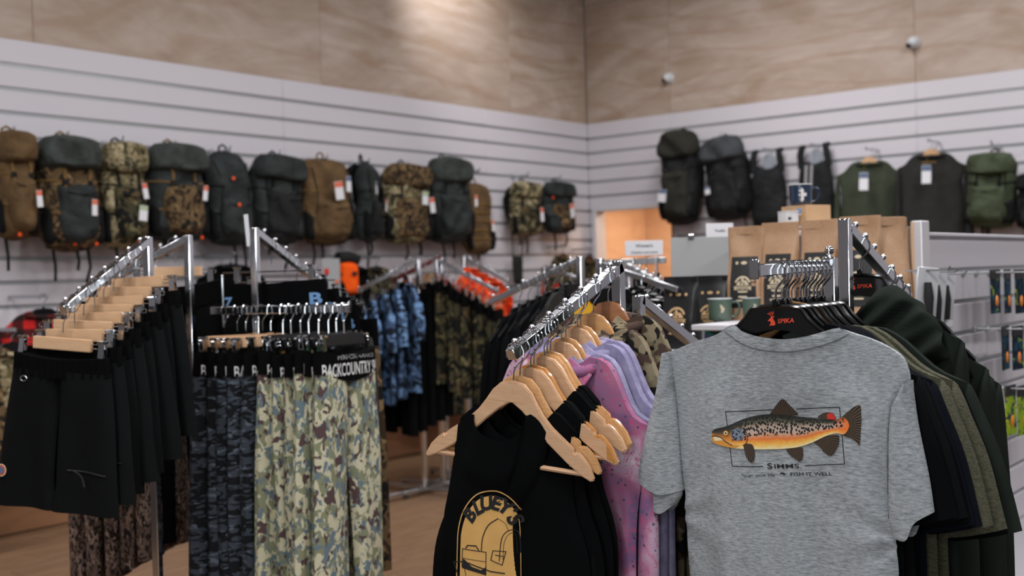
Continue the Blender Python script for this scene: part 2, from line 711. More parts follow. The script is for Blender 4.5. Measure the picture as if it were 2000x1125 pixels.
C_BARK = camo('bark_camo', S(120, 100, 90), [(S(160, 136, 124), 12, .55, 1), (S(42, 38, 36), 30, .53, 2.5), (S(70, 52, 40), 24, .6, 2)], sc=(1.6, 1.6, .8))
C_WOOD = camo('woodland_camo', S(66, 64, 46), [(S(120, 112, 78), 14, .58, 1), (S(22, 23, 20), 15, .5, 1), (S(88, 74, 50), 20, .62, 1)])
C_BROWN = camo('brown_camo', S(104, 84, 58), [(S(58, 46, 34), 14, .52, 1), (S(26, 25, 22), 18, .58, 1), (S(136, 112, 80), 20, .62, 1)])
C_TAN = camo('tan_camo', S(140, 128, 98), [(S(96, 88, 62), 14, .5, 1), (S(52, 50, 36), 18, .57, 1.3), (S(176, 164, 132), 22, .62, 1)])
C_BLUE = camo('blue_camo', S(108, 142, 184), [(S(60, 80, 110), 16, .5, 1), (S(24, 30, 40), 15, .53, 1.2)])
C_RED = camo('red_camo', S(225, 62, 26), [(S(140, 26, 14), 9, .55, 1), (S(30, 18, 16), 13, .62, 1.2)])
C_ORNG = camo('blaze_camo', S(245, 84, 20), [(S(190, 40, 14), 10, .53, 1), (S(40, 22, 18), 14, .64, 1.2)])


def tie_dye():
    m, nt, b = new_mat('pink_speckle')
    co = coords(nt)
    c1 = ramp(nt, noise(nt, co, 5, 3, .55, .6), [(.34, S(118, 92, 128)), (.45, S(158, 104, 134)), (.54, S(182, 150, 174)), (.66, S(204, 194, 208))])
    fl = ramp(nt, noise(nt, co, 55, 5, .75, 1.2), [(.5, (0, 0, 0, 1)), (.66, (1, 1, 1, 1))])
    nt.links.new(mix(nt, fl, c1, S(186, 76, 118)), b.inputs['Base Color'])
    b.inputs['Roughness'].default_value = .9
    b.inputs['Specular IOR Level'].default_value = .15
    return m


C_FISH = tie_dye()


def add_dots(m, col, ring, scale, r):
    nt = m.node_tree
    b = nt.nodes['Principled BSDF']
    old = b.inputs['Base Color'].links[0].from_socket
    vo = N(nt, 'ShaderNodeTexVoronoi')
    vo.inputs['Scale'].default_value = scale
    nt.links.new(coords(nt), vo.inputs['Vector'])
    m1 = ramp(nt, vo.outputs['Distance'], [(r, (1, 1, 1, 1)), (r+.03, (0, 0, 0, 1))])
    m2 = ramp(nt, vo.outputs['Distance'], [(r*.55, (1, 1, 1, 1)), (r*.55+.04, (0, 0, 0, 1))])
    c = mix(nt, m1, old, ring)
    c = mix(nt, m2, c, col)
    nt.links.new(c, b.inputs['Base Color'])


add_dots(C_FISH, S(110, 118, 140), S(58, 56, 78), 52, .15)


def plaid_mat():
    m, nt, b = new_mat('red_plaid')
    co = coords(nt, (1, 1, 1), False)
    sep = N(nt, 'ShaderNodeSeparateXYZ')
    nt.links.new(co, sep.inputs[0])
    outs = []
    for k in ('X', 'Z'):
        a = N(nt, 'ShaderNodeMath', operation='MULTIPLY', i_1=9.0)
        nt.links.new(sep.outputs[k], a.inputs[0])
        f = N(nt, 'ShaderNodeMath', operation='FRACT')
        nt.links.new(a.outputs[0], f.inputs[0])
        outs.append(ramp(nt, f.outputs[0], [(.49, (1, 1, 1, 1)), (.51, (.12, .1, .1, 1))]))
    c = mix(nt, 1.0, outs[0], outs[1], 'MULTIPLY')
    nt.links.new(mix(nt, 1.0, c, S(205, 28, 26), 'MULTIPLY'), b.inputs['Base Color'])
    b.inputs['Roughness'].default_value = .9
    return m


PLAID = plaid_mat()


def kraft():
    m, nt, b = new_mat('kraft_paper')
    co = coords(nt)
    n1 = noise(nt, co, 9, 4)
    n2 = noise(nt, co, 160, 2)
    c = mix(nt, .3, ramp(nt, n1, [(.3, S(160, 124, 94)), (.7, S(180, 144, 112))]), ramp(nt, n2, [(.3, S(146, 110, 78)), (.7, S(188, 152, 118))]))
    nt.links.new(c, b.inputs['Base Color'])
    b.inputs['Roughness'].default_value = .5
    bump(nt, n1, b, .35, .01)
    return m


KRAFT = kraft()
CARD = plain('cardboard', S(186, 150, 112), .8, var=.05)
FOIL = plain('black_foil', S(24, 25, 27), .35, var=.1, vs=8)
LABELB = plain('black_label', S(26, 26, 27), .6)
MUGG = plain('green_enamel', S(82, 100, 88), .25, coat=.3)
MUGB = plain('navy_enamel', S(34, 50, 72), .2, coat=.4)
MUGW = plain('white_enamel', S(215, 215, 216), .25, coat=.3)
RIM = plain('enamel_rim', S(190, 192, 194), .25)


def fish_mats():
    m, nt, b = new_mat('trout_skin')
    tc = N(nt, 'ShaderNodeTexCoord')
    sep = N(nt, 'ShaderNodeSeparateXYZ')
    nt.links.new(tc.outputs['UV'], sep.inputs[0])
    co = coords(nt, (1, 1, 1), False)
    nz = noise(nt, co, 160, 3)
    ad = N(nt, 'ShaderNodeMath', operation='MULTIPLY_ADD', i_1=.16)
    nt.links.new(nz, ad.inputs[0])
    nt.links.new(sep.outputs['Y'], ad.inputs[2])
    sb = N(nt, 'ShaderNodeMath', operation='SUBTRACT', i_1=.08)
    nt.links.new(ad.outputs[0], sb.inputs[0])
    col = ramp(nt, sb.outputs[0], [(0, S(228, 214, 168)), (.1, S(232, 190, 100)), (.2, S(228, 158, 62)), (.3, S(218, 112, 48)), (.4, S(206, 148, 112)), (.52, S(186, 164, 150)), (.68, S(168, 148, 132)), (.78, S(92, 88, 68)), (.9, S(46, 48, 42)), (1, S(26, 28, 27))])
    # tail end turns orange, head turns ochre
    tail = ramp(nt, sep.outputs['X'], [(.86, (0, 0, 0, 1)), (.97, (1, 1, 1, 1))])
    col = mix(nt, tail, col, S(226, 112, 40))
    hd = ramp(nt, sep.outputs['X'], [(.16, (1, 1, 1, 1)), (.27, (0, 0, 0, 1))])
    hcol = ramp(nt, sep.outputs['Y'], [(.05, S(222, 186, 120)), (.3, S(214, 138, 52)), (.5, S(170, 108, 52)), (.68, S(70, 64, 48)), (.85, S(34, 34, 31))])
    col = mix(nt, hd, col, hcol)
    vo = N(nt, 'ShaderNodeTexVoronoi', voronoi_dimensions='2D')
    vo.inputs['Scale'].default_value = 175
    mp = N(nt, 'ShaderNodeMapping')
    mp.inputs['Rotation'].default_value = (-PI/2, 0, 0)
    mp.inputs['Scale'].default_value = (1, 1, .8)
    nt.links.new(tc.outputs['Object'], mp.inputs['Vector'])
    nt.links.new(mp.outputs[0], vo.inputs['Vector'])
    spot = ramp(nt, vo.outputs['Distance'], [(.33, (1, 1, 1, 1)), (.41, (0, 0, 0, 1))])
    zone = ramp(nt, sep.outputs['Y'], [(.36, (0, 0, 0, 1)), (.42, (1, 1, 1, 1))])
    xz = ramp(nt, sep.outputs['X'], [(.2, (0, 0, 0, 1)), (.26, (1, 1, 1, 1)), (.93, (1, 1, 1, 1)), (.95, (0, 0, 0, 1))])
    k = mix(nt, 1.0, mix(nt, 1.0, spot, zone, 'MULTIPLY'), xz, 'MULTIPLY')
    col = mix(nt, k, col, S(20, 20, 21))
    nt.links.new(col, b.inputs['Base Color'])
    b.inputs['Roughness'].default_value = .8
    f, nt, b = new_mat('trout_fin')
    co = coords(nt, (1, 1, 1), False, obj=False)
    wv = N(nt, 'ShaderNodeTexWave', wave_type='BANDS', bands_direction='X')
    wv.inputs['Scale'].default_value = 3.2
    wv.inputs['Distortion'].default_value = .6
    nt.links.new(co, wv.inputs['Vector'])
    nt.links.new(ramp(nt, wv.outputs['Fac'], [(.6, S(26, 24, 22)), (.85, S(46, 38, 30)), (.98, S(120, 90, 54))]), b.inputs['Base Color'])
    b.inputs['Roughness'].default_value = .8
    return m, f


TROUT, FIN = fish_mats()
FISHORANGE = plain('fish_orange', S(226, 108, 36), .8)
FISHRED = plain('fish_red', S(196, 42, 34), .8)
FISHBLUE = plain('fish_cheek', S(112, 124, 140), .8)
FISHCREAM = plain('fish_cream', S(226, 206, 168), .8)
FISHOCHRE = plain('fish_ochre', S(206, 140, 56), .8)
FISHDARK = plain('fish_dark', S(38, 34, 30), .8)
# ------------------------------------------------------------------ room shell
XR, YL = 9.833, 6.844
ZTOP = 3.056
Z1 = CAM_H+1.387           # centre of the topmost groove


def structure(name, me, label=None, kind='structure', loc=(0, 0, 0)):
    o = inst(name, me, loc=loc)
    o['kind'] = kind
    if label: o['label'] = label
    return o


fl = structure('floor', MB().box((3.4, .3, -.056), (17, 15, .1)).mesh('floor', FLOORB))
plank_me = []
for L in (1.196, .9):
    plank_me.append(MB().box((0, 0, -.003), (L, .176, .006)).mesh('plank', FLOORM, bevel=.0015, seg=1))
for r in range(31):
    y = 1.35+r*.18
    x = .4-(r*.47) % 1.2
    while x < 9.1:
        inst('plank', plank_me[0], fl, (x+.6, y, 0))
        x += 1.2

structure('ceiling', MB().box((3.4, .3, 5.25), (17, 15, .1)).mesh('ceiling', CEIL))
structure('wall_front', MB().box((-4.05, .3, 2.6), (.1, 15, 5.3)).mesh('wall', WALLG))
structure('wall_side', MB().box((3.0, -6.05, 2.6), (14, .1, 5.3)).mesh('wall', WALLG))
wl = structure('wall_left', MB().box((2.9, YL+.09, 2.6), (13.9, .1, 5.3)).mesh('wall', WALLG))
DY0, DY1, DZ = 5.855, 6.755, 2.14
wr = structure('wall_right', MB().box((XR+.09, -.1, 2.6), (.1, 2*(DY0-.05+.1), 5.3)).box((XR+.09, (DY1+.05+YL+.04)/2, 2.6), (.1, YL+.04-DY1-.05, 5.3))
               .box((XR+.09, (DY0+DY1)/2, (DZ+.05+5.25)/2), (.1, DY1-DY0+.1, 5.25-DZ-.05)).mesh('wall', WALLG))


def strip(parent, wall, a, b, z, h, th, m, name, back=0):
    """a flat piece lying on the long wall ('L', a..b along x) or on the end wall ('R', a..b along y)"""
    key = (round(b-a, 3), h, th, name, m.name)
    me = _strips.get((key, wall))
    if me is None:
        d = (b-a, th, h) if wall == 'L' else (th, b-a, h)
        me = MB().box((0, 0, 0), d).mesh(name, m, bevel=.0025 if name == 'slat' else .001, seg=1)
        _strips[key, wall] = me
    c = ((a+b)/2, YL+back+th/2, z) if wall == 'L' else (XR+back+th/2, (a+b)/2, z)
    return inst(name, me, parent, c)


_strips = {}
LX = [-4, .98, 3.38, 5.78, 8.18, XR]
RY = [YL, 5.843, 3.425, 1.007, -1.41, -6]
NSLAT = 16
for i in range(len(LX)-1):
    a, b = LX[i]+.0008, LX[i+1]-.0008
    strip(wl, 'L', a, b, (ZTOP+Z1+.0125)/2, ZTOP-Z1-.0125, .018, SLATW, 'slat')
    for k in range(NSLAT):
        zt = Z1-.15*k
        strip(wl, 'L', a, b, zt-.075, .125, .018, SLATW, 'slat')
        strip(wl, 'L', a, b, zt, .025, .006, INSERT, 'groove_insert', .009)
    strip(wl, 'L', a, b, .24, .47, .018, PLYD, 'plinth_panel')
for i in range(len(RY)-1):
    b, a = RY[i]-.0008, RY[i+1]+.0008
    strip(wr, 'R', a, b, (ZTOP+Z1+.0125)/2, ZTOP-Z1-.0125, .018, SLATW, 'slat')
    for k in range(NSLAT):
        zt = Z1-.15*k
        segs = [(a, b)]
        if i == 0 and zt-.075 < DZ+.06: segs = [(DY1+.06, b)]
        for a1, b1 in segs:
            strip(wr, 'R', a1, b1, zt-.075, .125, .018, SLATW, 'slat')
            strip(wr, 'R', a1, b1, zt, .025, .006, INSERT, 'groove_insert', .009)
# plywood sheets above the slat boards
PX = [-4, -1.02, 1.38, 3.78, 6.18, 8.58, XR]
for i in range(len(PX)-1):
    strip(wl, 'L', PX[i]+.0015, PX[i+1]-.0015, (ZTOP+4.27)/2, 4.27-ZTOP-.002, .015, PLY, 'plywood_sheet', .004)
    strip(wl, 'L', PX[i]+.0015, PX[i+1]-.0015, (5.2+4.27)/2, 5.2-4.27-.003, .015, PLY, 'plywood_sheet', .004)
for i in range(len(RY)-1):
    strip(wr, 'R', RY[i+1]+.0015, RY[i]-.0015, (ZTOP+4.27)/2, 4.27-ZTOP-.002, .015, PLY, 'plywood_sheet', .004)
    strip(wr, 'R', RY[i+1]+.0015, RY[i]-.0015, (5.2+4.27)/2, 5.2-4.27-.003, .015, PLY, 'plywood_sheet', .004)
# doorway to the lit back room
dj = MB().box((XR+.07, DY0-.025, DZ/2), (.18, .05, DZ)).box((XR+.07, DY1+.025, DZ/2), (.18, .05, DZ)).box((XR+.07, (DY0+DY1)/2, DZ+.025), (.18, DY1-DY0+.1, .05))
structure('door_1', dj.mesh('door_frame', WHITE, bevel=.003, seg=1))
br = MB().box((11.7, 6.3, 1.3), (.06, 3, 2.8)).box((10.8, 7.35, 1.3), (1.8, .06, 2.8)).box((10.8, 4.85, 1.3), (1.8, .06, 2.8)).box((10.8, 6.1, 2.75), (1.9, 2.6, .06))
structure('wall_back_room', br.mesh('wall', PLYW))


# ------------------------------------------------------------------ security cameras on the plywood
dome_b = MB().lathe([(0, 0), (.056, 0), (.058, .012), (.05, .03), (.0, .032)], 20).mesh('base', DOMEW)
ball = MB().lathe([(0, -.036), (.02, -.03), (.036, -.008), (.04, .012), (.034, .03), (0, .034)], 20).mesh('ball', DOMEW)
lensm = MB().lathe([(0, .0), (.02, .0), (.024, -.012), (.021, -.016), (0, -.013)], 16).mesh('lens', LENS)
for (px, py, lab) in ((1307, 153, 'small white ball camera on the plywood beside the doorway corner'), (1785, 84, 'larger white ball camera higher on the plywood near the ceiling')):
    p = hit(px, py, (XR, 0, 0), (1, 0, 0))
    t = thing('security_camera', lab, 'camera', (XR+.004, p.y, p.z), (0, -PI/2, 0))
    inst('mount', dome_b, t)
    b2 = inst('camera_ball', ball, t, (0, 0, .045), (0, PI, 0), scale=(1.2,)*3)
    d = Vector((-.62, .45, -.64))
    q = d.to_track_quat('-Z', 'Y')
    o = inst('lens', lensm, t)
    o.matrix_local = Matrix.Rotation(-PI/2, 4, 'Y').inverted() @ (Matrix.Translation(Vector((-.05, 0, 0))+d*.04) @ q.to_matrix().to_4x4())
# ------------------------------------------------------------------ hangers (origin = where the hook rests on the bar)
def hook_pts(zb):
    return [(-.021, 0, -.03), (-.0225, 0, -.016), (-.018, 0, -.002), (-.008, 0, .0035), (.004, 0, .004), (.015, 0, -.001), (.022, 0, -.012), (.0225, 0, -.024),
            (.018, 0, -.034), (.009, 0, -.043), (.003, 0, -.05), (0, 0, -.058), (0, 0, zb)]


HOOK = MB().tube(hook_pts(-.085), .0017, 6).mesh('hook', CHROME)
HOOKT = MB().tube(hook_pts(-.1), .0026, 6).mesh('hook', CHROME)
W_TOP = [(0, -.078), (.03, -.084), (.05, -.101), (.066, -.124), (.085, -.148), (.11, -.170), (.15, -.197), (.163, -.2055), (.166, -.2145), (.172, -.2165), (.176, -.213), (.19, -.222), (.208, -.240), (.222, -.266)]
W_LOW = [(.216, -.272), (.19, -.262), (.15, -.238), (.1, -.203), (.06, -.166), (.03, -.142), (0, -.124)]
_p = W_TOP + W_LOW
W_POLY = _p + [(-x, z) for x, z in reversed(_p[1:-1])]
WBODY = {m.name: extrude('shoulder_arms', W_POLY, .014, m, .003) for m in (W_PALE, W_HONEY, W_GOLD, W_BROWN)}
WBAR = {m.name: MB().tube([(-.2, 0, -.258), (.2, 0, -.258)], .0058, 8).mesh('trouser_bar', m) for m in (W_PALE, W_HONEY, W_GOLD, W_BROWN)}
P_TOP = [(0, -.087), (.03, -.088), (.05, -.091), (.056, -.096), (.068, -.112), (.085, -.128), (.105, -.142), (.15, -.168), (.19, -.193), (.21, -.212)]
P_LOW = [(.205, -.222), (.18, -.21), (.13, -.18), (.1, -.163), (.075, -.153), (.05, -.143), (.025, -.136), (0, -.134)]
_p = P_TOP + P_LOW
P_POLY = _p + [(-x, z) for x, z in reversed(_p[1:-1])]
PBODY = extrude('shoulder_arms', P_POLY, .007, BLKPL, .0016)
_rim = MB()
_rim.tube([(x, 0, z) for x, z in ([(-a, b) for a, b in reversed(P_TOP[1:])]+P_TOP)], .0052, 6)
PRIM = _rim.mesh('rim', BLKPL)
PCAP = box_me('hook_cap', (.013, .013, .016), BLKPL, .002, (0, 0, -.08))


def hanger_w(label, loc, rot, m, group):
    t = thing('wooden_hanger', label, 'hanger', loc, rot, group)
    inst('hook', HOOK, t)
    inst('shoulder_arms', WBODY[m.name], t)
    inst('trouser_bar', WBAR[m.name], t)
    return t


def hanger_p(label, loc, rot, group, logo=None):
    t = thing('plastic_hanger', label, 'hanger', loc, rot, group)
    inst('hook', HOOKT, t)
    b = inst('shoulder_arms', PBODY, t)
    inst('rim', PRIM, b)
    inst('hook_cap', PCAP, t)
    if logo: logo(t)
    return t


def clip_me():
    mb = MB()
    for s in (-1, 1):
        mb.box((0, s*.006, -.128), (.02, .002, .042), M=Matrix.Rotation(s*.1, 3, 'X'))
        mb.tube([(-.010, s*.009, -.104), (.010, s*.009, -.104)], .0045, 8)
        mb.box((0, s*.003, -.152), (.016, .004, .014))
    mb.tube([(-.011, 0, -.118), (.011, 0, -.118)], .0055, 8)
    return mb.mesh('clip', CHROME)


CLIP = clip_me()
CLIPK = CLIP.copy()
RAIL = MB().tube([(-.15, 0, -.112), (.15, 0, -.112)], .0016, 6).tube([(-.15, 0, -.124), (.15, 0, -.124)], .0016, 6).tube([(-.15, 0, -.112), (-.152, 0, -.118), (-.15, 0, -.124)], .0016, 6).tube([(.15, 0, -.112), (.152, 0, -.118), (.15, 0, -.124)], .0016, 6).mesh('clip_rail', CHROME)
KBAR = MB().box((0, 0, -.117), (.2, .015, .036)).mesh('cross_bar', W_RAW, bevel=.002)
KBARB = MB().box((0, 0, -.117), (.23, .012, .04)).mesh('cross_bar', MATBLK, bevel=.003)


def hanger_k(label, loc, rot, group, black=False, r=random):
    t = thing('clip_hanger', label, 'hanger', loc, rot, group)
    inst('hook', HOOK if not black else HOOKT, t)
    inst('cross_bar', KBARB if black else KBAR, t)
    inst('clip_rail', RAIL, t)
    for s in (-1, 1):
        inst('clip', CLIP, t, (s*(.128+r.uniform(-.008, .012)), 0, 0), (0, 0, r.uniform(-.2, .2)))
    return t


# ------------------------------------------------------------------ garments (same origin as their hanger)
def sleeves(mb, sh, arm, cuff_o, cuff_i, seed, h=.02, drop=0):
    """two sleeves: shoulder tip sh, arm pit arm, outer and inner end of the cuff (for +x, mirrored)"""
    for s in (1, -1):
        fo = folder(seed+s, .005, (20, 50), 25, -.25, .25)
        T = [(s*(sh[0]-.004), sh[1]+.002), (s*(sh[0]+.006), sh[1]-.006)]
        o = [(s*(sh[0]+.006), sh[1]-.006), (s*(sh[0]*.45+cuff_o[0]*.55+.008), sh[1]*.5+cuff_o[1]*.5), (s*cuff_o[0], cuff_o[1])]
        i = [(s*(sh[0]-.004), sh[1]+.002), (s*(sh[0]-.018), (sh[1]+arm[1])/2), (s*(arm[0]+.004), arm[1])]
        if abs(cuff_i[1]-arm[1]) > .05: i.append((s*cuff_i[0], cuff_i[1]))
        B = [(s*cuff_i[0], cuff_i[1]), (s*cuff_o[0], cuff_o[1])]
        if s > 0: pillow(mb, T, B, i, o, 10, 16, h, fo, top='close', bottom='open', hmin=.001, pw=.6)
        else: pillow(mb, T[::-1], B[::-1], o, i, 10, 16, h, fo, top='close', bottom='open', hmin=.001, pw=.6)


def tee_mesh(name, m, seed, neck=.1, nz=-.128, dip=.04, sh=(.27, -.232), arm=(.25, -.53), hem=-.87, hw=.252, cuff=None, h=.02, amp=.008, nu=28, nv=30):
    mb = MB()
    half = [(neck, nz), (neck+.05, nz-.02), (sh[0]*.8, sh[1]+.025), sh]
    nk = [(-neck, nz), (-neck*.7, nz-dip*.75), (0, nz-dip), (neck*.7, nz-dip*.75), (neck, nz)]
    T = mir(reversed(half))+nk[1:-1]+half
    R = [sh, (sh[0]-.02, (sh[1]+arm[1])/2), arm, (hw, arm[1]-.15), (hw+.004, hem)]
    B = [(-hw-.004, hem), (0, hem-.008), (hw+.004, hem)]
    f = folder(seed, amp, (12, 34), 3, -.32, .4)
    total = sum((Vector(a)-Vector(b)).length for a, b in zip(T, T[1:]))
    nn = sum((Vector(a)-Vector(b)).length for a, b in zip(nk, nk[1:]))
    a = (total-nn)/2/total
    pillow(mb, T, B, mir(R), R, nu, nv, h, f, neck=(a, 1-a), backdip=.05, hmin=.0095, hv=lambda t: .5+.6*t)
    c = cuff or ((.356, -.5), (.272, -.56))
    sleeves(mb, sh, arm, c[0], c[1], seed, h)
    return mb.mesh(name, m, angle=60)


def long_mesh(name, m, seed, collar=True, hood=False, **k):
    k = dict(dict(neck=.085, nz=-.118, dip=.02, sh=(.235, -.225), arm=(.215, -.45), hem=-.82, hw=.225, h=.035, amp=.012, cuff=((.285, -.8), (.215, -.82))), **k)
    me = tee_mesh(name, m, seed, **k)
    if collar or hood:
        mb = MB()
        mb.v = [tuple(v.co) for v in me.vertices]
        mb.f = [tuple(p.vertices) for p in me.polygons]
        if hood:
            f = folder(seed+9, .02, (15, 40), 20, 0, .1)
            pillow(mb, [(-.02, -.125), (.03, -.10), (.08, -.098), (.14, -.125)], [(-.05, -.25), (.06, -.285), (.21, -.25)], [(-.02, -.125), (-.05, -.18), (-.05, -.25)], [(.14, -.125), (.19, -.18), (.21, -.25)], 18, 14, .045, f, top='close', bottom='close', y0=-.03)
        else:
            pts = [(math.cos(a)*.092, math.sin(a)*.035, -.118-.03*(.5-.5*math.sin(a))) for a in [2*PI*i/18 for i in range(18)]]
            mb.tube(pts, .014, 8, closed=True)
        bpy.data.meshes.remove(me)
        me = mb.mesh(name, m, angle=60)
    return me


def tank_mesh(name, m, seed):
    mb = MB()
    f = folder(seed, .007, (12, 32), 3, -.3, .4)
    s0, s1 = (.078, -.132), (.142, -.19)
    nk = [(-.098, -.152), (-.084, -.152), (-.066, -.178), (-.035, -.205), (0, -.215), (.035, -.205), (.066, -.178), (.084, -.152), (.098, -.152)]
    T = [(-s1[0], s1[1])]+nk+[s1]
    R = [s1, (.134, -.27), (.148, -.36), (.176, -.43), (.19, -.5), (.19, -.62), (.185, -.84)]
    B = [(-.185, -.84), (0, -.85), (.185, -.84)]
    pillow(mb, T, B, mir(R), R, 26, 30, .02, f, neck=(.2, .8), hmin=.0085, backdip=.03)
    return mb.mesh(name, m, angle=60)


def leg_pair(mb, wz, w, cz, hz, hin, hout, seed, amp, h, kx=(18, 45)):
    for s in (-1, 1):
        f = folder(seed+s, amp, kx, 3, wz-.03, .25)
        T = [(0, wz), (s*w, wz)]
        out = [(s*w, wz), (s*(w+(hout-w)*.45+.006), wz+(hz-wz)*.45), (s*hout, hz)]
        inn = [(0, wz), (s*.004, cz), (s*(hin*.6+.004), cz+(hz-cz)*.5), (s*hin, hz)]
        B = [(s*hin, hz), (s*hout, hz+.006)]
        if s > 0: pillow(mb, T, B, inn, out, 14, 26, h, f, hmin=.004)
        else: pillow(mb, T[::-1], B[::-1], out, inn, 14, 26, h, f, hmin=.004)


def waist_mesh(name, m, wz, w, hb, h, seed, gather=.0025, sag=.012):
    mb = MB()
    T = [(-w, wz), (0, wz-sag), (w, wz)]
    B = [(-w-.004, wz-hb), (0, wz-hb-sag*1.2), (w+.004, wz-hb)]
    r = random.Random(seed)
    f = lambda x, z: gather*math.sin(x*260+math.sin(x*40)*2)+.004*math.sin(x*19+seed)
    pillow(mb, T, B, [(-w, wz), (-w-.004, wz-hb)], [(w, wz), (w+.004, wz-hb)], 60, 4, h, f, hmin=.006)
    return mb.mesh(name, m, angle=60)


def shorts_mesh(name, m, seed):
    mb = MB()
    leg_pair(mb, -.195, .168, -.5, -.60, -.012, .216, seed, .014, .032)
    return mb.mesh(name, m, angle=60)


def pants_mesh(name, m, seed, w=.172, L=1.12, hin=.04, hout=.2, wz=-.212):
    mb = MB()
    leg_pair(mb, wz, w, -.42, -L, hin, hout, seed, .012, .032)
    return mb.mesh(name, m, angle=60)


SHORTS = [shorts_mesh('legs', F_SHORT, i) for i in range(3)]
SHORTW = waist_mesh('waistband', F_BAND, -.148, .165, .054, .034, 1, .003)
PANTS = [pants_mesh('legs', C_LIGHT, 10+i) for i in range(3)]
PANTW = waist_mesh('waistband', F_BAND, -.146, .174, .076, .037, 2, .0006, .026)
TEES = [tee_mesh('tee', F_BLK, 20+i) for i in range(3)]
TANKS = [tank_mesh('tank', F_BLK, 40+i) for i in range(3)]
LONGS = [long_mesh('long_sleeve', F_BLK2, 60+i) for i in range(2)]
HOODS = [long_mesh('hooded_top', F_DKGREEN, 70+i, hood=True) for i in range(2)]
TAGM = MB().box((0, 0, -.03), (.03, .0015, .06)).mesh('swing_tag', PAPER)


def at(p, rz, roll=0):
    return dict(loc=tuple(p), rot=(0, roll, rz))


def garment(name, me, label, cat, m, p, rz, roll=0, group=None, sc=None):
    o = inst(name, me, None, p, (0, roll, rz), m, sc)
    return props(o, label, cat, group)


# ------------------------------------------------------------------ display racks
KNOB = MB().ball((0, 0, .0125), .0072, 10, 6).tube([(0, 0, 0), (0, 0, .01)], .0032, 6).mesh('knob', CHROME)


def arm_part(root, a, b, w=.025, h=.025, knobs=0, name='arm', side=-1, mat=CHROME, capend=False):
    """a hollow square bar from a (at the post) to b (free end), in the root's space"""
    mb = MB().bar(a, b, w, h)
    me = mb.mesh(name, mat, bevel=.002, seg=1)
    o = inst(name, me, root)
    a, b = Vector(a), Vector(b)
    d = (b-a).normalized()
    sd = d.cross(Vector((0, 0, 1))).normalized()
    u = sd.cross(d)
    for i in range(knobs):
        t = .1+.87*i/(knobs-1)
        inst('knob', KNOB, o, a.lerp(b, t)+u*h/2+sd*side*w*.22, (0, 0, 0))
    if capend:
        c = MB().box((0, 0, 0), (.008, .024, .042), M=Matrix((d, sd, u)).transposed())
        inst('end_cap', c.mesh('end_cap', CHROME, bevel=.006, seg=3), o, b+u*.004)
    return o


def rack(name, label, base, posts, rz=0, legs=.36, pw=.025):
    """posts: (dx, dy, top z) from base in world axes turned by rz"""
    t = thing(name, label, 'rack', (base[0], base[1], 0), (0, 0, rz))
    for dx, dy, zt in posts:
        inst('upright', MB().box((0, 0, (zt+.03)/2), (pw, pw, zt-.03)).mesh('upright', CHROME, bevel=.002, seg=1), t, (dx, dy, 0))
    for k in range(4):
        a = k*PI/2
        d = Vector((math.cos(a), math.sin(a), 0))
        f = MB().bar(d*.0, d*legs, .03, .025)
        o = inst('base_leg', f.mesh('base_leg', CHROME2, bevel=.002, seg=1), t, (0, 0, .045))
        inst('foot', MB().lathe([(0, -.032), (.018, -.032), (.02, -.028), (.012, 0), (0, 0)], 12).mesh('foot', MATBLK), o, d*(legs-.02))
    return t


def loc_in(t, p):
    M = Matrix.Translation(t.location) @ t.rotation_euler.to_matrix().to_4x4()
    return M.inverted() @ Vector(p)
# ------------------------------------------------------------------ rack A: T-shirts on plastic hangers
def path_pts(a, b, h=.025):
    a, b = Vector(a), Vector(b)
    d = (b-a).normalized()
    u = d.cross(Vector((0, 0, 1))).normalized().cross(d)
    return lambda t: a.lerp(b, t)+u*h/2


KA = .94


def sA(*p):
    return CP+(Vector(p)-CP)*KA


P1 = sA(2.647, 1.099, 1.607)
tA = rack('clothes_rack', 'chrome two way rack holding the grey fish T-shirt and black plastic hangers', (sA(2.603, 1.099, 0).x, P1.y), [(.044*KA, 0, P1.z+.014), (-.045*KA, 0, 1.53)])
a0, a1 = sA(2.558, 1.099, 1.5145), sA(2.173, 1.099, 1.5045)
arm_part(tA, loc_in(tA, a0), loc_in(tA, a1), .014, .025, 0, 'straight_arm', capend=True)
inst('stop_ball', MB().ball((0, 0, .018), .0105, 12, 8).tube([(0, 0, -.01), (0, 0, .012)], .005, 8).mesh('stop_ball', CHROME), tA, loc_in(tA, sA(2.555, 1.1, 1.527)))
arm_part(tA, loc_in(tA, sA(2.655, 1.099, 1.602)), loc_in(tA, sA(3.053, 1.099, 1.418)), .025, .025, 7, 'sloping_arm', side=1)
fA = path_pts(a1, a0)
RZ = -PI/2
H0 = hit(1513, 505, P1, (0, 1, 0))
H0.z = 1.5185


def tl(pts):
    """photo points on the plane of the front T-shirt, in its own space"""
    out = []
    for px, py in pts:
        q = hit(px, py, H0, (1, 0, 0))
        out.append((-(q.y-H0.y), q.z-H0.z))
    return out


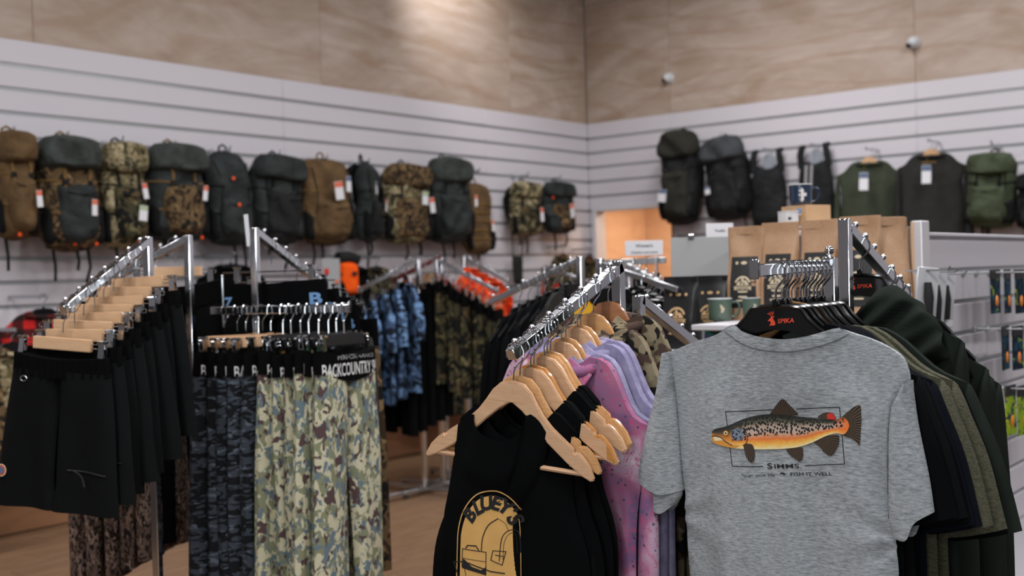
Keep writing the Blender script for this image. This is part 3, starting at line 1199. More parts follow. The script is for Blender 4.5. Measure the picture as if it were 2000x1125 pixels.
def logo_spika(t, dx=.006, dz=-.116):
    d0 = [(0, 0), (9, 4), (15, 0), (19, 6), (15, 12), (14, 15), (17, 24), (13, 31), (7, 33), (9, 28), (5, 24), (2, 19), (-2, 21), (-3, 18), (2, 13), (0, 9)]
    deer = [(.492, -.335), (.505, -.35), (.520, -.37), (.535, -.385), (.56, -.375), (.575, -.34), (.615, -.32), (.61, -.345), (.585, -.36), (.60, -.39), (.625, -.42), (.635, -.46), (.632, -.487), (.60, -.495), (.54, -.495), (.515, -.507), (.53, -.48), (.545, -.45), (.545, -.425), (.52, -.415), (.495, -.42), (.488, -.41), (.51, -.39), (.525, -.375)]
    deer = [(.488, -.412), (.495, -.42), (.52, -.414), (.545, -.432), (.544, -.455), (.53, -.482), (.512, -.508), (.545, -.495), (.60, -.497), (.632, -.485), (.636, -.455), (.622, -.415), (.598, -.385), (.588, -.362), (.618, -.338), (.616, -.322), (.585, -.332), (.568, -.345), (.548, -.352), (.53, -.372), (.51, -.39)]
    k = .112
    fx = lambda p: (dx+(p[0]-.56)*k-.0145, dz+(p[1]+.415)*k)
    polys = [[fx(p) for p in deer]]
    for ln in ([(.56, -.35), (.545, -.315), (.515, -.295), (.485, -.285)], [(.53, -.31), (.52, -.27), (.51, -.262)], [(.545, -.315), (.55, -.27), (.545, -.25)],
               [(.565, -.35), (.58, -.31), (.605, -.28), (.608, -.232)], [(.582, -.305), (.575, -.27), (.57, -.245)], [(.6, -.285), (.59, -.262)]):
        polys += ribbon([fx(p) for p in ln], .0011)
    g = join_geo(poly_tris(polys), text_at('SPIKA', .0125, dx+.0165, dz-.0035, .036, .06, .02, .18))
    o = inst('logo', lay('logo', *g, LOGO, None, .0001, 1, ydef=-.0040), t)
    return o


G_A = 'T-shirts on the straight rack arm'
G_AH = 'black plastic hangers on the straight rack arm'
hanger_p('black plastic hanger with orange-red stag logo holding the grey fish T-shirt', H0, (0, .0, RZ), G_AH, logo_spika)

# the grey T-shirt itself
mb = MB()
T = tl([(1305, 690), (1330, 679), (1365, 665), (1400, 654), (1436, 634), (1455, 645), (1482, 654), (1512, 659), (1545, 661), (1582, 656), (1612, 648), (1641, 640), (1665, 650), (1700, 661), (1735, 677), (1765, 700), (1779, 742)])
L = tl([(1305, 690), (1314, 740), (1322, 800), (1329, 880), (1336, 957), (1337, 1010), (1341, 1060), (1345, 1125), (1348, 1180)])
R = tl([(1779, 742), (1758, 765), (1744, 795), (1738, 850), (1737, 930), (1739, 1010), (1750, 1050), (1755, 1100), (1757, 1180)])
B = tl([(1348, 1180), (1440, 1192), (1550, 1196), (1660, 1198), (1757, 1180)])
_w = random.Random(3)


def hero_fold(x, z):
    d = max(0, -z-.22)
    g = min(1, d/.35)
    e = .0062*g*math.sin(x*21+.8+z*1.4)+.0035*g*math.sin(x*47+2.1-z*2.5)+.0018*g*math.sin(x*83+z*7)
    # drag lines from the shoulders and the arm pits
    for sx in (-1, 1):
        rx, rz = x*sx-.25, z+.53
        rr = math.hypot(rx, rz)
        e += .003*math.exp(-(rr/.11)**2)*math.sin(math.atan2(rz, rx)*7+sx)
    return e


pillow(mb, T, B, L, R, 56, 60, .02, hero_fold, neck=(.29, .72), backdip=.06, hmin=.006, hv=lambda t: .45+.65*t)
for pts in (([(1301, 690), (1312, 686)], [(1249, 931), (1272, 946), (1302, 962), (1336, 957)], [(1301, 690), (1295, 716), (1283, 777), (1263, 862), (1250, 932)], [(1312, 686), (1318, 740), (1327, 830), (1332, 900), (1336, 957)], 5),
            ([(1262, 930), (1296, 945), (1330, 950)], [(1268, 968), (1295, 1000), (1322, 984)], [(1262, 930), (1258, 950), (1268, 968)], [(1330, 950), (1332, 966), (1322, 984)], 8),
            ([(1768, 752), (1781, 742)], [(1745, 1036), (1757, 1047), (1780, 1050), (1795, 1018), (1827, 999)], [(1768, 752), (1748, 783), (1741, 812), (1738, 871), (1739, 1000), (1745, 1036)], [(1781, 742), (1789, 790), (1797, 836), (1817, 934), (1827, 999)], 6)):
    t_, b_, l_, r_ = (tl(q) for q in pts[:4])
    fo = folder(pts[4], .007, (18, 40), 14, -.24, .2)
    pillow(mb, t_, b_, l_, r_, 16, 24, .024, lambda x, z, fo=fo: fo(x, z)-.004, top='cap', bottom='open', hmin=.003, pw=.6)
HERO_ME = mb.mesh('grey_tee', HEATHER, angle=70)
hero = garment('t_shirt', HERO_ME, 'heather grey T-shirt with a brown trout print on its back', 't-shirt', HEATHER, H0, RZ, 0, G_A)
hb = bvh_of(HERO_ME)
# rib collar: a band that follows the neckline
nk_o = tl([(1436, 634), (1455, 645), (1482, 654), (1512, 659), (1545, 661), (1582, 656), (1612, 648), (1641, 640)])
nk_i = tl([(1418, 645), (1442, 662), (1478, 677), (1512, 683), (1550, 685), (1590, 679), (1628, 668), (1662, 651)])
g = coons(nk_o, nk_i, [nk_o[0], nk_i[0]], [nk_o[-1], nk_i[-1]], 30, 4)
cp = [tuple(p) for row in g for p in row]
ct = [(j*31+i, (j+1)*31+i, (j+1)*31+i+1, j*31+i+1) for j in range(4) for i in range(30)]
inst('collar_rib', lay('collar_rib', ct, cp, HEATHER, hb, .0022, 1), hero)
seam = tl([(1418, 645), (1442, 662), (1478, 677), (1512, 683), (1550, 685), (1590, 679), (1628, 668), (1662, 651)])
sm = plain('seam_thread', S(98, 103, 107), .9)  # thread a little darker than the heather cloth
inst('collar_stitching', lay('collar_stitching', *poly_tris(ribbon([tuple(p) for p in resample(seam, 40)], .0012)), sm, hb, .003, .02), hero)
for q in ([(1777, 744), (1757, 766), (1744, 796), (1738, 850), (1738, 930), (1740, 1010)],):
    inst('sleeve_seam', lay('sleeve_seam', *poly_tris(ribbon([tuple(p) for p in resample(tl(q), 30)], .0009)), sm, hb, .0026, .02), hero)


# ------------------------------------------------------------------ the trout print
def fx(pts):
    return tl([(1360+x/5.556, 760+y/5.556) for x, y in pts])


def dec(name, g, m, e, maxlen=.012, uv=None):
    return inst(name, lay(name, *g, m, hb, e, maxlen, uv), PR)


PR = inst('trout_print', lay('trout_print', *poly_tris(ribbon(fx([(1205, 820), (1640, 802), (1580, 188), (1120, 207)]), .0017)+ribbon(fx([(870, 216), (352, 237), (438, 822), (760, 828)]), .0017)), INK, hb, .0012, .02), hero)
top = [(202, 470), (212, 444), (250, 420), (320, 404), (400, 380), (480, 345), (560, 312), (660, 284), (760, 268), (850, 262), (940, 266), (1040, 277), (1150, 290), (1260, 300), (1350, 309), (1430, 325), (1500, 330), (1560, 320), (1615, 298), (1650, 312), (1680, 345), (1692, 385)]
bot = [(202, 478), (218, 560), (280, 592), (380, 616), (470, 630), (560, 634), (700, 642), (860, 642), (1000, 634), (1130, 620), (1230, 592), (1310, 560), (1400, 515), (1480, 484), (1560, 470), (1620, 482), (1650, 470), (1675, 440), (1692, 395)]
g = coons(fx(top), fx(bot), [fx(top)[0], fx(bot)[0]], [fx(top)[-1], fx(bot)[-1]], 90, 18)
fp = [tuple(p) for row in g for p in row]
ft = [(j*91+i, (j+1)*91+i, (j+1)*91+i+1, j*91+i+1) for j in range(18) for i in range(90)]
fm = lay('trout_body', ft, fp, TROUT, hb, .0022, 1)
uvl = fm.uv_layers.new(name='uv')
# uv from the grid: nearest grid index through the unchanged vertex order
for lp in fm.loops:
    i = lp.vertex_index
    uvl.data[lp.index].uv = ((i % 91)/90, 1-(i//91)/18)
inst('trout_body', fm, PR)


def fin(pts, ax, ay, e=.0018):
    a, b = (Vector(fx([q])[0]) for q in (ax, ay))
    d = b-a
    def uv(x, z):
        r = Vector((x, z))-a
        ang = math.atan2(d.x*r.y-d.y*r.x, d.dot(r))
        return (ang*.9, r.length*10)
    P_ = [tuple(p) for p in resample(fx(pts+[pts[0]]), 40)][:-1]
    dec('trout_fin', poly_tris([P_]), FIN, e, .012, uv)


fin([(830, 262), (870, 215), (920, 150), (985, 95), (1050, 160), (1100, 215), (1140, 272), (1020, 280)], (900, 330), (1000, 100))
fin([(1600, 300), (1680, 230), (1740, 185), (1805, 165), (1815, 250), (1820, 330), (1815, 430), (1805, 605), (1770, 560), (1700, 520), (1610, 480), (1640, 390)], (1560, 390), (1800, 390), .0014)
fin([(560, 590), (580, 578), (640, 582), (665, 610), (678, 670), (675, 740), (655, 783), (620, 765), (585, 700)], (585, 540), (650, 780), .0034)
fin([(1005, 630), (1040, 618), (1170, 615), (1190, 680), (1185, 740), (1155, 775), (1100, 740), (1040, 690)], (1020, 580), (1150, 770), .0018)
fin([(1300, 570), (1400, 510), (1560, 488), (1580, 540), (1560, 620), (1495, 715), (1420, 680), (1370, 620)], (1320, 500), (1500, 710), .0018)
fin([(1340, 302), (1380, 265), (1440, 245), (1500, 250), (1535, 290), (1535, 325), (1450, 325)], (1380, 380), (1450, 240), .0018)
dec('adipose_patch', poly_tris([fx([(1450, 315), (1445, 275), (1470, 250), (1505, 256), (1534, 292), (1534, 324)])]), FISHRED, .0024)
dec('cheek', poly_tris([[tuple(p) for p in resample(fx([(425, 460), (450, 425), (500, 415), (545, 430), (565, 480), (550, 530), (500, 545), (445, 530), (425, 460)]), 24)][:-1]]), FISHBLUE, .0028)
dots = []
_r = random.Random(5)
for i in range(34):
    x, y = _r.uniform(435, 585), _r.uniform(410, 540)
    q = _r.uniform(6, 11)
    dots.append(fx([(x+q*math.cos(k*PI/3), y+q*math.sin(k*PI/3)) for k in range(6)]))
dec('cheek_spots', poly_tris(dots), INK, .0031)
dec('gill_line', poly_tris(ribbon([tuple(p) for p in resample(fx([(480, 372), (545, 410), (590, 460), (602, 515), (590, 570), (555, 600)]), 24)], .0016)), FISHDARK, .0033)
dec('jaw', poly_tris([fx([(200, 520), (207, 510), (222, 520), (235, 545), (300, 545), (350, 548), (410, 592), (470, 592), (520, 600), (470, 622), (380, 614), (280, 592), (215, 565)])]), FISHOCHRE, .003)
dec('mouth', poly_tris([fx([(220, 512), (240, 505), (300, 510), (345, 545), (300, 545), (240, 552)])]), FISHCREAM, .0031)
dec('mouth_line', poly_tris(ribbon(fx([(205, 500), (260, 498), (310, 512), (360, 555), (440, 598)]), .0018)), FISHDARK, .0034)
for rad, m_, e in ((27, FISHOCHRE, .0035), (19, FISHCREAM, .0037), (10, INK, .0039)):
    dec('eye', poly_tris([fx([(365+rad*math.cos(k*PI/8), 465+rad*math.sin(k*PI/8)) for k in range(16)])]), m_, e)


def label_txt(s, xa, xb, yb, hgt, bold=0, e=.0014):
    a, b = Vector(fx([(xa, yb)])[0]), Vector(fx([(xb, yb)])[0])
    hh = (Vector(fx([(xa, yb)])[0])-Vector(fx([(xa, yb-hgt)])[0])).length
    c = (a+b)/2
    dec('lettering', text_at(s, hh/.72, c.x, c.y, (b-a).length, math.atan2(b.y-a.y, b.x-a.x), bold), INK, e, .012)


label_txt('S', 808, 862, 852, 62, .02)
label_txt('IMMS.', 886, 1176, 846, 48, .008)
label_txt('You get', 542, 662, 934, 34)
label_txt('one life', 688, 890, 934, 32)
label_txt('FISH IT WELL', 1062, 1502, 926, 36, .012)
dec('fish_icon', poly_tris([fx([(945, 915), (952, 895), (972, 888), (995, 896), (1018, 915), (1000, 913), (990, 922), (978, 908), (962, 906)])]), INK, .0014)

# the other T-shirts on the same arm
OTHER = [('black', F_BLK), ('black', F_BLK2), ('black', F_BLK), ('navy', F_NAVY), ('navy', F_NAVY), ('olive marl', F_OLIVE), ('olive marl', F_OLIVE), ('olive marl', F_OLIVE), ('black', F_BLK), ('dark green', F_DKGREEN)]
n = len(OTHER)
cnt = {}
for i, (cn, m) in enumerate(OTHER):
    x = H0.x+.032+i*.0215
    p = Vector((x, P1.y, 1.5185))
    rz = RZ+random.uniform(-.05, .05)
    ro = random.uniform(-.01, .035)
    cnt[cn] = cnt.get(cn, 0)+1
    garment('t_shirt', TEES[i % 3], f'plain {cn} T-shirt, {ORD[i+1]} from the front on the straight rack arm', 't-shirt', m, p, rz, ro, G_A, (.95+.02*i, 1, .96+.012*i))
    if i == 2: hanger_w('pale wooden hanger among the black plastic ones behind the grey T-shirt', p, (0, ro, rz), W_HONEY, G_AH)
    else: hanger_p(f'black plastic hanger, {ORD[i+1]} from the front on the straight rack arm', p, (0, ro, rz), G_AH)
LOWNECK = long_mesh('low_neck_top', F_DKGREEN, 77, collar=False, neck=.11, nz=-.15, dip=.05, h=.025)
mb = MB()
pillow(mb, [(.02, -.165), (.055, -.118), (.1, -.108), (.15, -.145)], [(0, -.27), (.11, -.30), (.215, -.262)], [(.02, -.165), (-.005, -.21), (0, -.27)], [(.15, -.145), (.195, -.19), (.215, -.262)], 26, 22, .034, lambda x, z: .010*math.sin((x*.75-z*.66)*95+1)+.006*math.sin((x*.6-z*.8)*160), top='close', bottom='close', y0=-.03)
HOODF = mb.mesh('hood', F_DKGREEN, angle=70)
fA2 = path_pts(sA(2.655, 1.099, 1.602), sA(3.053, 1.099, 1.418))
for i, t in enumerate((.2, .62, .76, .88)):
    p = fA2(t)
    rz = RZ+(-.02, .03, -.04, .02)[i]
    if i == 0:
        hanger_p('black plastic hanger with stag logo on the sloping arm behind the chrome post', p, (0, .03, rz), 'hangers on the sloping arm of the T-shirt rack', lambda t_: logo_spika(t_, -.004, -.112))
    else: hanger_p(f'black plastic hanger, {ORD[i]} on the sloping arm under the dark green hoodies', p, (0, .03, rz), 'hangers on the sloping arm of the T-shirt rack')
    if i == 0:
        garment('hoodie', LOWNECK, 'dark green top with a low neck on the sloping arm behind the chrome post', 'hoodie', F_DKGREEN, p, rz, .04, 'hoodies on the sloping arm')
        inst('hood', HOODF, bpy.data.objects[-1] if False else [o_ for o_ in COL.objects if o_.name.startswith('hoodie')][-1])
    else: garment('hoodie', HOODS[i % 2], f'dark green hooded top, {ORD[i]} on the sloping arm behind the T-shirts', 'hoodie', F_DKGREEN, p, rz, .04, 'hoodies on the sloping arm')

# ------------------------------------------------------------------ rack B: wooden hangers
B0 = Vector((2.345, 1.552, 1.524))
B1 = B0+Vector((-.426, 0, -.187))
tB = rack('clothes_rack', 'chrome rack with a sloping arm full of wooden hangers', (2.39, 1.552), [(-.045, 0, 1.537), (.045, 0, 1.45)])
arm_part(tB, loc_in(tB, B0+Vector((.006, 0, -.002))), loc_in(tB, B1), .025, .025, 7, 'sloping_arm', side=-1)
arm_part(tB, loc_in(tB, (2.435, 1.552, 1.44)), loc_in(tB, (2.83, 1.552, 1.25)), .025, .025, 7, 'sloping_arm', side=-1)
fB = path_pts(B0, B1)
G_B, G_BH = 'tops on the wooden hangers', 'wooden hangers on the sloping arm'
shirt_c = [long_mesh('shirt', F_LILAC, 80+i, nz=-.11, sh=(.234, -.252), arm=(.2, -.47), hem=-.84, hw=.2, h=.018, cuff=((.255, -.8), (.2, -.82))) for i in range(2)]


def front_tank(p, rz, ro):
    M = Matrix.Translation(p) @ Matrix.Rotation(rz, 4, 'Z') @ Matrix.Rotation(ro, 4, 'Y')
    I, nv = M.inverted(), M.to_3x3() @ Vector((0, 1, 0))

    def q(pts):
        return [(w.x, w.z) for w in (I @ hit(x, y, p, nv) for x, y in pts)]
    mb = MB()
    T = q([(892, 832), (926, 806), (933, 826), (955, 848), (985, 858), (1010, 853), (1025, 836), (1033, 808), (1054, 820), (1073, 850)])
    L = q([(892, 832), (886, 890), (876, 955), (866, 1010), (868, 1060), (874, 1120), (878, 1190)])
    R = q([(1073, 850), (1063, 905), (1050, 945), (1032, 978), (1018, 1005), (1019, 1060), (1024, 1120), (1030, 1190)])
    pillow(mb, T, [L[-1], q([(950, 1196)])[0], R[-1]], L, R, 26, 34, .022, folder(40, .006, (12, 32), 3, -.3, .4), neck=(.19, .79), hmin=.0105, backdip=.03)
    return mb.mesh('tank', F_BLK, angle=60)


BL = [(.945, W_PALE, 'tank', F_BLK, 'black sleeveless top with the gold arched print'), (.895, W_HONEY, 'tank', F_BLK, 'plain black sleeveless top directly behind the gold printed one'),
      (.815, W_PALE, 'tank', F_BLK, None), (.785, W_GOLD, 'tank', F_BLK2, None), (.70, W_PALE, 'tank', F_BLK, None), (.672, W_HONEY, 'tank', F_BLK2, None),
      (.645, W_HONEY, 'tank', F_BLK, None), (.545, W_PALE, 'shirt', C_FISH, None), (.50, W_HONEY, 'shirt', F_LILAC, None), (.395, W_PALE, 'shirt', F_LILAC, None),
      (.365, W_HONEY, 'shirt', F_LILAC, None), (.235, W_HONEY, 'shirt', C_DUCK, None), (.09, W_BROWN, 'shirt', C_DUCK, None)]
KN = {F_BLK: 'plain black sleeveless top', F_BLK2: 'soft black sleeveless top', C_FISH: 'pink speckled long-sleeve shirt', F_LILAC: 'lilac chambray shirt', C_DUCK: 'brown duck-camouflage shirt'}
HN = {'pale_beech': 'pale', 'honey_beech': 'honey-coloured', 'golden_beech': 'glossy golden', 'brown_beech': 'reddish brown'}
for i, (t, wm, kind, m, lab) in enumerate(BL):
    p = fB(t)
    rz = RZ+(.25, .24, .12, .05, 0, .03, -.02, .03, .05, -.03, .02, .04, .02)[i]
    ro = (.1, .085, .05, .06, .04, .05, .04, .03, .05, .04, .03, .05, .02)[i]
    hw_ = hanger_w(f'{HN[wm.name]} wooden hanger, {ORD[i]} up the sloping arm from its free end', p, (0, ro, rz), wm, G_BH)
    if kind == 'shirt': hw_.scale = (.9, .8, 1)
    elif i < 2: hw_.scale = (.91, 1, 1)
    if kind == 'tank':
        me = TANKS[i % 3] if i else front_tank(p, rz, ro)
        o = garment('tank_top', me, lab or f'{KN[m]}, {ORD[i]} up the arm of wooden hangers', 'tank top', m, p, rz, ro, G_B)
        if i == 0: tank0 = o
    else:
        o = garment('shirt', shirt_c[i % 2], f'{KN[m]}, {ORD[i]} up the arm of wooden hangers', 'shirt', m, p, rz, ro, G_B)
        mb = MB()
        for s in (-1, 1):
            mb.box((s*.055, -.028, -.15), (.07, .006, .05), M=Matrix.Rotation(s*.55, 3, 'Y') @ Matrix.Rotation(-.3, 3, 'X'))
        inst('collar', mb.mesh('collar', m, bevel=.002, seg=1), o)
        mb = MB()
        for k in range(7): mb.lathe([(0, -.002), (.006, -.002), (.006, .002), (0, .002)], 10, (0, 0, 0))
        if kind == 'shirt' and m in (C_FISH, F_LILAC):
            bt = MB().lathe([(0, -.0015), (.0055, -.0015), (.0055, .0015), (0, .0015)], 10).mesh('button', plain('shirt_button', S(92, 92, 108), .4))
            for k in range(6): inst('button', bt, o, (0, -.046, -.22-.1*k), (PI/2, 0, 0))

# gold arched print on the front tank
tb = bvh_of(tank0.data)
tinv = tank0.matrix_basis if False else (Matrix.Translation(tank0.location) @ tank0.rotation_euler.to_matrix().to_4x4())
tI = tinv.inverted()
nrm = tinv.to_3x3() @ Vector((0, 1, 0))


def tk(pts):
    out = []
    for px, py in pts:
        q = tI @ hit(px, py, tank0.location-nrm*.02, nrm)
        out.append((q.x, q.z))
    return out


def ck(pts):
    return tk([(820+x/3.846, 833+y/3.846) for x, y in pts])


def tdec(name, g, m, e, par, maxlen=.02):
    return inst(name, lay(name, *g, m, tb, e, maxlen), par)


arch = [(272, 1150), (282, 900), (290, 780), (320, 660), (370, 570), (440, 505), (530, 482), (610, 492), (680, 545), (722, 600), (742, 640)]
inner = [(292, 1150), (300, 900), (306, 790), (336, 678), (384, 592), (450, 530), (530, 508), (604, 516), (668, 566), (716, 628), (738, 700), (748, 900), (756, 1150)]
in2 = [(300, 1150), (308, 900), (315, 795), (344, 688), (390, 603), (454, 542), (530, 520), (600, 528), (660, 576), (705, 636), (724, 705), (734, 900), (744, 1150)]
sm_ = lambda q, n=44: [tuple(p) for p in resample(ck(q), n)]
pg = inst('arched_print', lay('arched_print', *poly_tris([sm_(in2)]), GOLDP, tb, .0012, .02), tank0)
tdec('print_border', poly_tris(ribbon(sm_(arch), .0026)), GOLDP, .0013, pg)
c0 = Vector(ck([(530, 830)])[0])
gs = []
letters = [('B', 378, 660, 1.05), ('L', 440, 600, .62), ('U', 500, 568, .2), ('E', 577, 570, -.18), ('Y', 640, 600, -.48), ("'", 685, 640, -.8), ('S', 705, 700, -1.15)]
for ch, x, y, r_ in letters:
    q = Vector(ck([(x, y)])[0])
    gs.append(text_at(ch, .043, 0, -.0155, None, 0, .045, .12))
    c_, s_ = math.cos(r_), math.sin(r_)
    gs[-1] = (gs[-1][0], [(q.x+a*c_-b*s_, q.y+a*s_+b*c_) for a, b in gs[-1][1]])
tdec('lettering', join_geo(*gs), INK, .002, pg)
bx = {'crate_lines': ribbon(ck([(325, 915), (505, 940), (505, 1110), (320, 1050)]), .0018, True)+ribbon(ck([(350, 912), (365, 890), (430, 893), (455, 932)]), .0026)+ribbon(ck([(322, 985), (505, 1012)]), .0012),
      'boat_lines': ribbon(ck([(300, 1150), (250, 1020), (340, 1010), (540, 1085), (640, 1105)]), .0026)+ribbon(ck([(330, 1012), (360, 1150)]), .0014),
      'net_lines': ribbon(sm_([(600, 1010), (612, 860), (640, 800), (690, 778), (722, 805), (733, 900), (736, 960)], 24), .0018)+ribbon(sm_([(625, 1000), (632, 880), (655, 822), (690, 800), (712, 826), (718, 900), (720, 960)], 24), .001),
      'tackle_box_lines': ribbon(ck([(555, 930), (645, 940), (620, 1040), (540, 1000)]), .0018, True)+ribbon(ck([(570, 962), (630, 977)]), .0018),
      'rod_line': ribbon(sm_([(470, 930), (480, 830), (520, 740), (590, 690)], 20), .0022)+ribbon(sm_([(590, 690), (640, 730), (660, 780)], 12), .001)}
for k_, v_ in bx.items(): tdec(k_, poly_tris(v_), INK, .002, pg)
tdec('print_shading', poly_tris([ck([(330, 985), (400, 1050), (470, 1075), (505, 1050), (505, 1110), (322, 1060)])]), INK, .0018, pg)
# ------------------------------------------------------------------ rack L1: black shorts and bark camouflage trousers
HL = 20.0
C0 = P(288, 470, 3.7)
C1 = C0+head(HL+180)*.405-Vector((0, 0, .208))
tC = rack('clothes_rack', 'chrome rack of black shorts with brightly lit sloping arm', (C0.x, C0.y), [(0, 0, C0.z+.013)], math.radians(HL))
arm_part(tC, loc_in(tC, C0), loc_in(tC, C1), .025, .025, 7, 'sloping_arm', side=-1)
C2 = P(367, 459, 4.1)
inst('upright', MB().box((0, 0, C2.z/2), (.025, .025, C2.z)).mesh('upright', CHROME, bevel=.002, seg=1), tC, loc_in(tC, (C2.x, C2.y, 0)))
C3 = C2+head(118)*.41-Vector((0, 0, .2))
arm_part(tC, loc_in(tC, C2-Vector((0, 0, .012))), loc_in(tC, C3), .025, .025, 7, 'sloping_arm', side=-1)
fC = path_pts(C0, C1)
rzC = math.radians(HL-90)
for i, t in enumerate((.97, .86, .75, .64, .53, .42, .28, .14)):
    p = fC(t)
    rz = rzC+(.02, .0, .06, -.02, .02, .05, -.04, -.08)[i]
    ro = (.075, .02, .06, .0, .025, -.01, .03, -.03)[i]
    hanger_k(f'raw wood clip hanger holding black shorts, {ORD[i]} from the free end of the arm', p, (0, ro, rz), 'clip hangers holding the black shorts')
    s = thing('shorts', ('black elastic-waist shorts with round badge at the hem, facing out' if i == 0 else f'black shorts on a clip hanger, {ORD[i]} from the free end of the arm'), 'shorts', p, (0, ro, rz), 'black shorts on the sloping arm')
    inst('legs', SHORTS[i % 3], s)
    inst('waistband', SHORTW, s)
    if i < 2:
        zb = bvh_of(SHORTS[i % 3])
        if i == 0:
            for rad, m_, e in ((.0185, plain('badge_cream', S(215, 190, 160), .7), .004), (.015, plain('badge_red', S(190, 80, 60), .7), .0045), (.010, plain('badge_blue', S(90, 110, 140), .7), .005)):
                me = MB().lathe([(0, -.0008), (rad, -.0008), (rad, 0), (0, 0)], 20).mesh('badge', m_)
                r = zb.ray_cast(Vector((-.168, -.5, -.495)), Vector((0, 1, 0)))
                y = r[0].y if r[0] else -.02
                inst('badge', me, s, (-.168, y-e-.004, -.495), (PI/2, 0, 0))
        zip_ = [(.055+.13*k/8, -.022-.02*math.sin(k/8*PI), -.475-.006*k/8) for k in range(9)]
        r = [zb.ray_cast(Vector((x, -.5, z)), Vector((0, 1, 0))) for x, y, z in zip_]
        inst('pocket_zip', MB().tube([(q[0], (h[0].y if h[0] else -.03)-.002, q[2]) for q, h in zip(zip_, r)], .0022, 6).mesh('pocket_zip', MATBLK), s)
        inst('zip_cord', MB().tube([(.085, -.04, -.475), (.1, -.042, -.478), (.115, -.043, -.49), (.12, -.043, -.51), (.124, -.043, -.515), (.118, -.043, -.495)], .002, 6).mesh('zip_cord', F_CHAR), s)
        inst('ring', MB().tube([(-.105+.011*math.cos(a), -.034, -.222+.008*math.sin(a)) for a in [k*PI/5 for k in range(10)]], .0016, 6, closed=True).mesh('ring', CHROME2), s)
fC2 = path_pts(C2, C3)
rzC2 = math.radians(28)
BARK = [pants_mesh('legs', C_BARK, 90+i, .17, 1.08, .03, .18) for i in range(2)]
for i, t in enumerate((.12, .3, .46, .62, .78, .93)):
    p = fC2(t)
    rz = rzC2+random.uniform(-.1, .1) - (.75 if i == 0 else 0)
    hanger_k(f'raw wood clip hanger, {ORD[i]} from the post on the arm behind the black shorts', p, (0, .0, rz), 'clip hangers behind the black shorts')
    s = thing('trousers', ('plain black trousers on the arm behind the shorts, beside the post' if i == 0 else f'bark camouflage trousers, {ORD[i]} from the post, hanging behind the black shorts'), 'trousers', p, (0, 0, rz), 'bark camouflage trousers')
    inst('legs', BARK[i % 2], s, m=F_BLK2 if i == 0 else C_BARK)
    inst('waistband', PANTW, s)

# ------------------------------------------------------------------ rack L2: letters-on-waistband trousers and camouflage ski trousers
D0 = P(497, 452, 3.95)
tD = rack('clothes_rack', 'chrome rack with a level bar of camouflage ski trousers', (D0.x, D0.y), [(0, 0, D0.z+.013)], math.radians(HL))
D1 = D0+head(HL)*.5-Vector((0, 0, .2))
arm_part(tD, loc_in(tD, D0), loc_in(tD, D1), .025, .025, 7, 'sloping_arm', side=1)
q0 = D0-head(HL)*.035
b0, b1 = hit(412, 604, q0, head(HL)), hit(683, 605, q0, head(HL))
b0.z = b1.z = (b0.z+b1.z)/2
arm_part(tD, loc_in(tD, b0), loc_in(tD, b1), .014, .027, 0, 'level_bar', capend=True, mat=CHROME)
sr = hit(436, 600, q0, head(HL))
inst('stop_rod', MB().tube([(0, 0, -.07), (0, 0, .105)], .004, 8).ball((0, 0, .108), .0055).mesh('stop_rod', CHROME), tD, loc_in(tD, sr))
fD = path_pts(b0, b1, .027)
bl = (b1-b0).length
pwb = bvh_of(PANTW)
WTXT = lay('lettering', *text_at('BACKCOUNTRY SKI', .058, 0, -.232, .325, 0, .014), WHITEP, pwb, .0014, .012)
WTXT2 = lay('lettering', *text_at('PERFORMANCE', .018, .02, -.18, .22, 0, .001), GREYP, pwb, .0014, .012)
hx = [439, 462, 479, 498, 511, 528, 552, 566, 585, 601, 622, 640, 655, 671]
for i, px in enumerate(hx):
    q = hit(px, 600, q0, head(HL))
    p = Vector((q.x, q.y, b0.z+.0135))
    slate = i < 6
    turn = {4: -.2, 13: -.1, 12: .04}.get(i, random.uniform(-.06, .1))
    rz = math.radians(HL)+turn
    ro = random.uniform(-.05, .05)
    k = ORD[i]
    hanger_k((f'raw wood clip hanger of slate camouflage trousers, {k} along the level bar' if slate else f'black clip hanger of pale camouflage trousers, {k} along the level bar'), p, (0, ro, rz), 'clip hangers on the level bar', not slate)
    s = thing('trousers', (f'slate tiger-camouflage ski trousers, {k} along the level bar' if slate else f'pale green camouflage ski trousers, {k} along the level bar'), 'trousers', p, (0, ro, rz), 'camouflage ski trousers on the level bar')
    inst('legs', PANTS[i % 3], s, m=C_SLATE if slate else C_LIGHT)
    w = inst('waistband', PANTW, s)
    inst('lettering', WTXT, w)
    if i == 13: inst('small_lettering', WTXT2, w)
BZ = pants_mesh('legs', F_BLK2, 95, .215, 1.1, .04, .24, -.25)
BZW = waist_mesh('waistband', F_BLK, -.146, .21, .12, .034, 3, .0004, .006)
bzb = bvh_of(BZW)
BZT = lay('lettering', *join_geo(text_at('B', .055, .178, -.232, .042, 0, .03), text_at('Z', .055, -.172, -.232, .04, 0, .03)), BLUEP, bzb, .0014, .01)
fD2 = path_pts(D0, D1)
HB_ = MB().tube([(-.2, 0, -.11), (.2, 0, -.11)], .003, 6).mesh('cross_rod', CHROME)
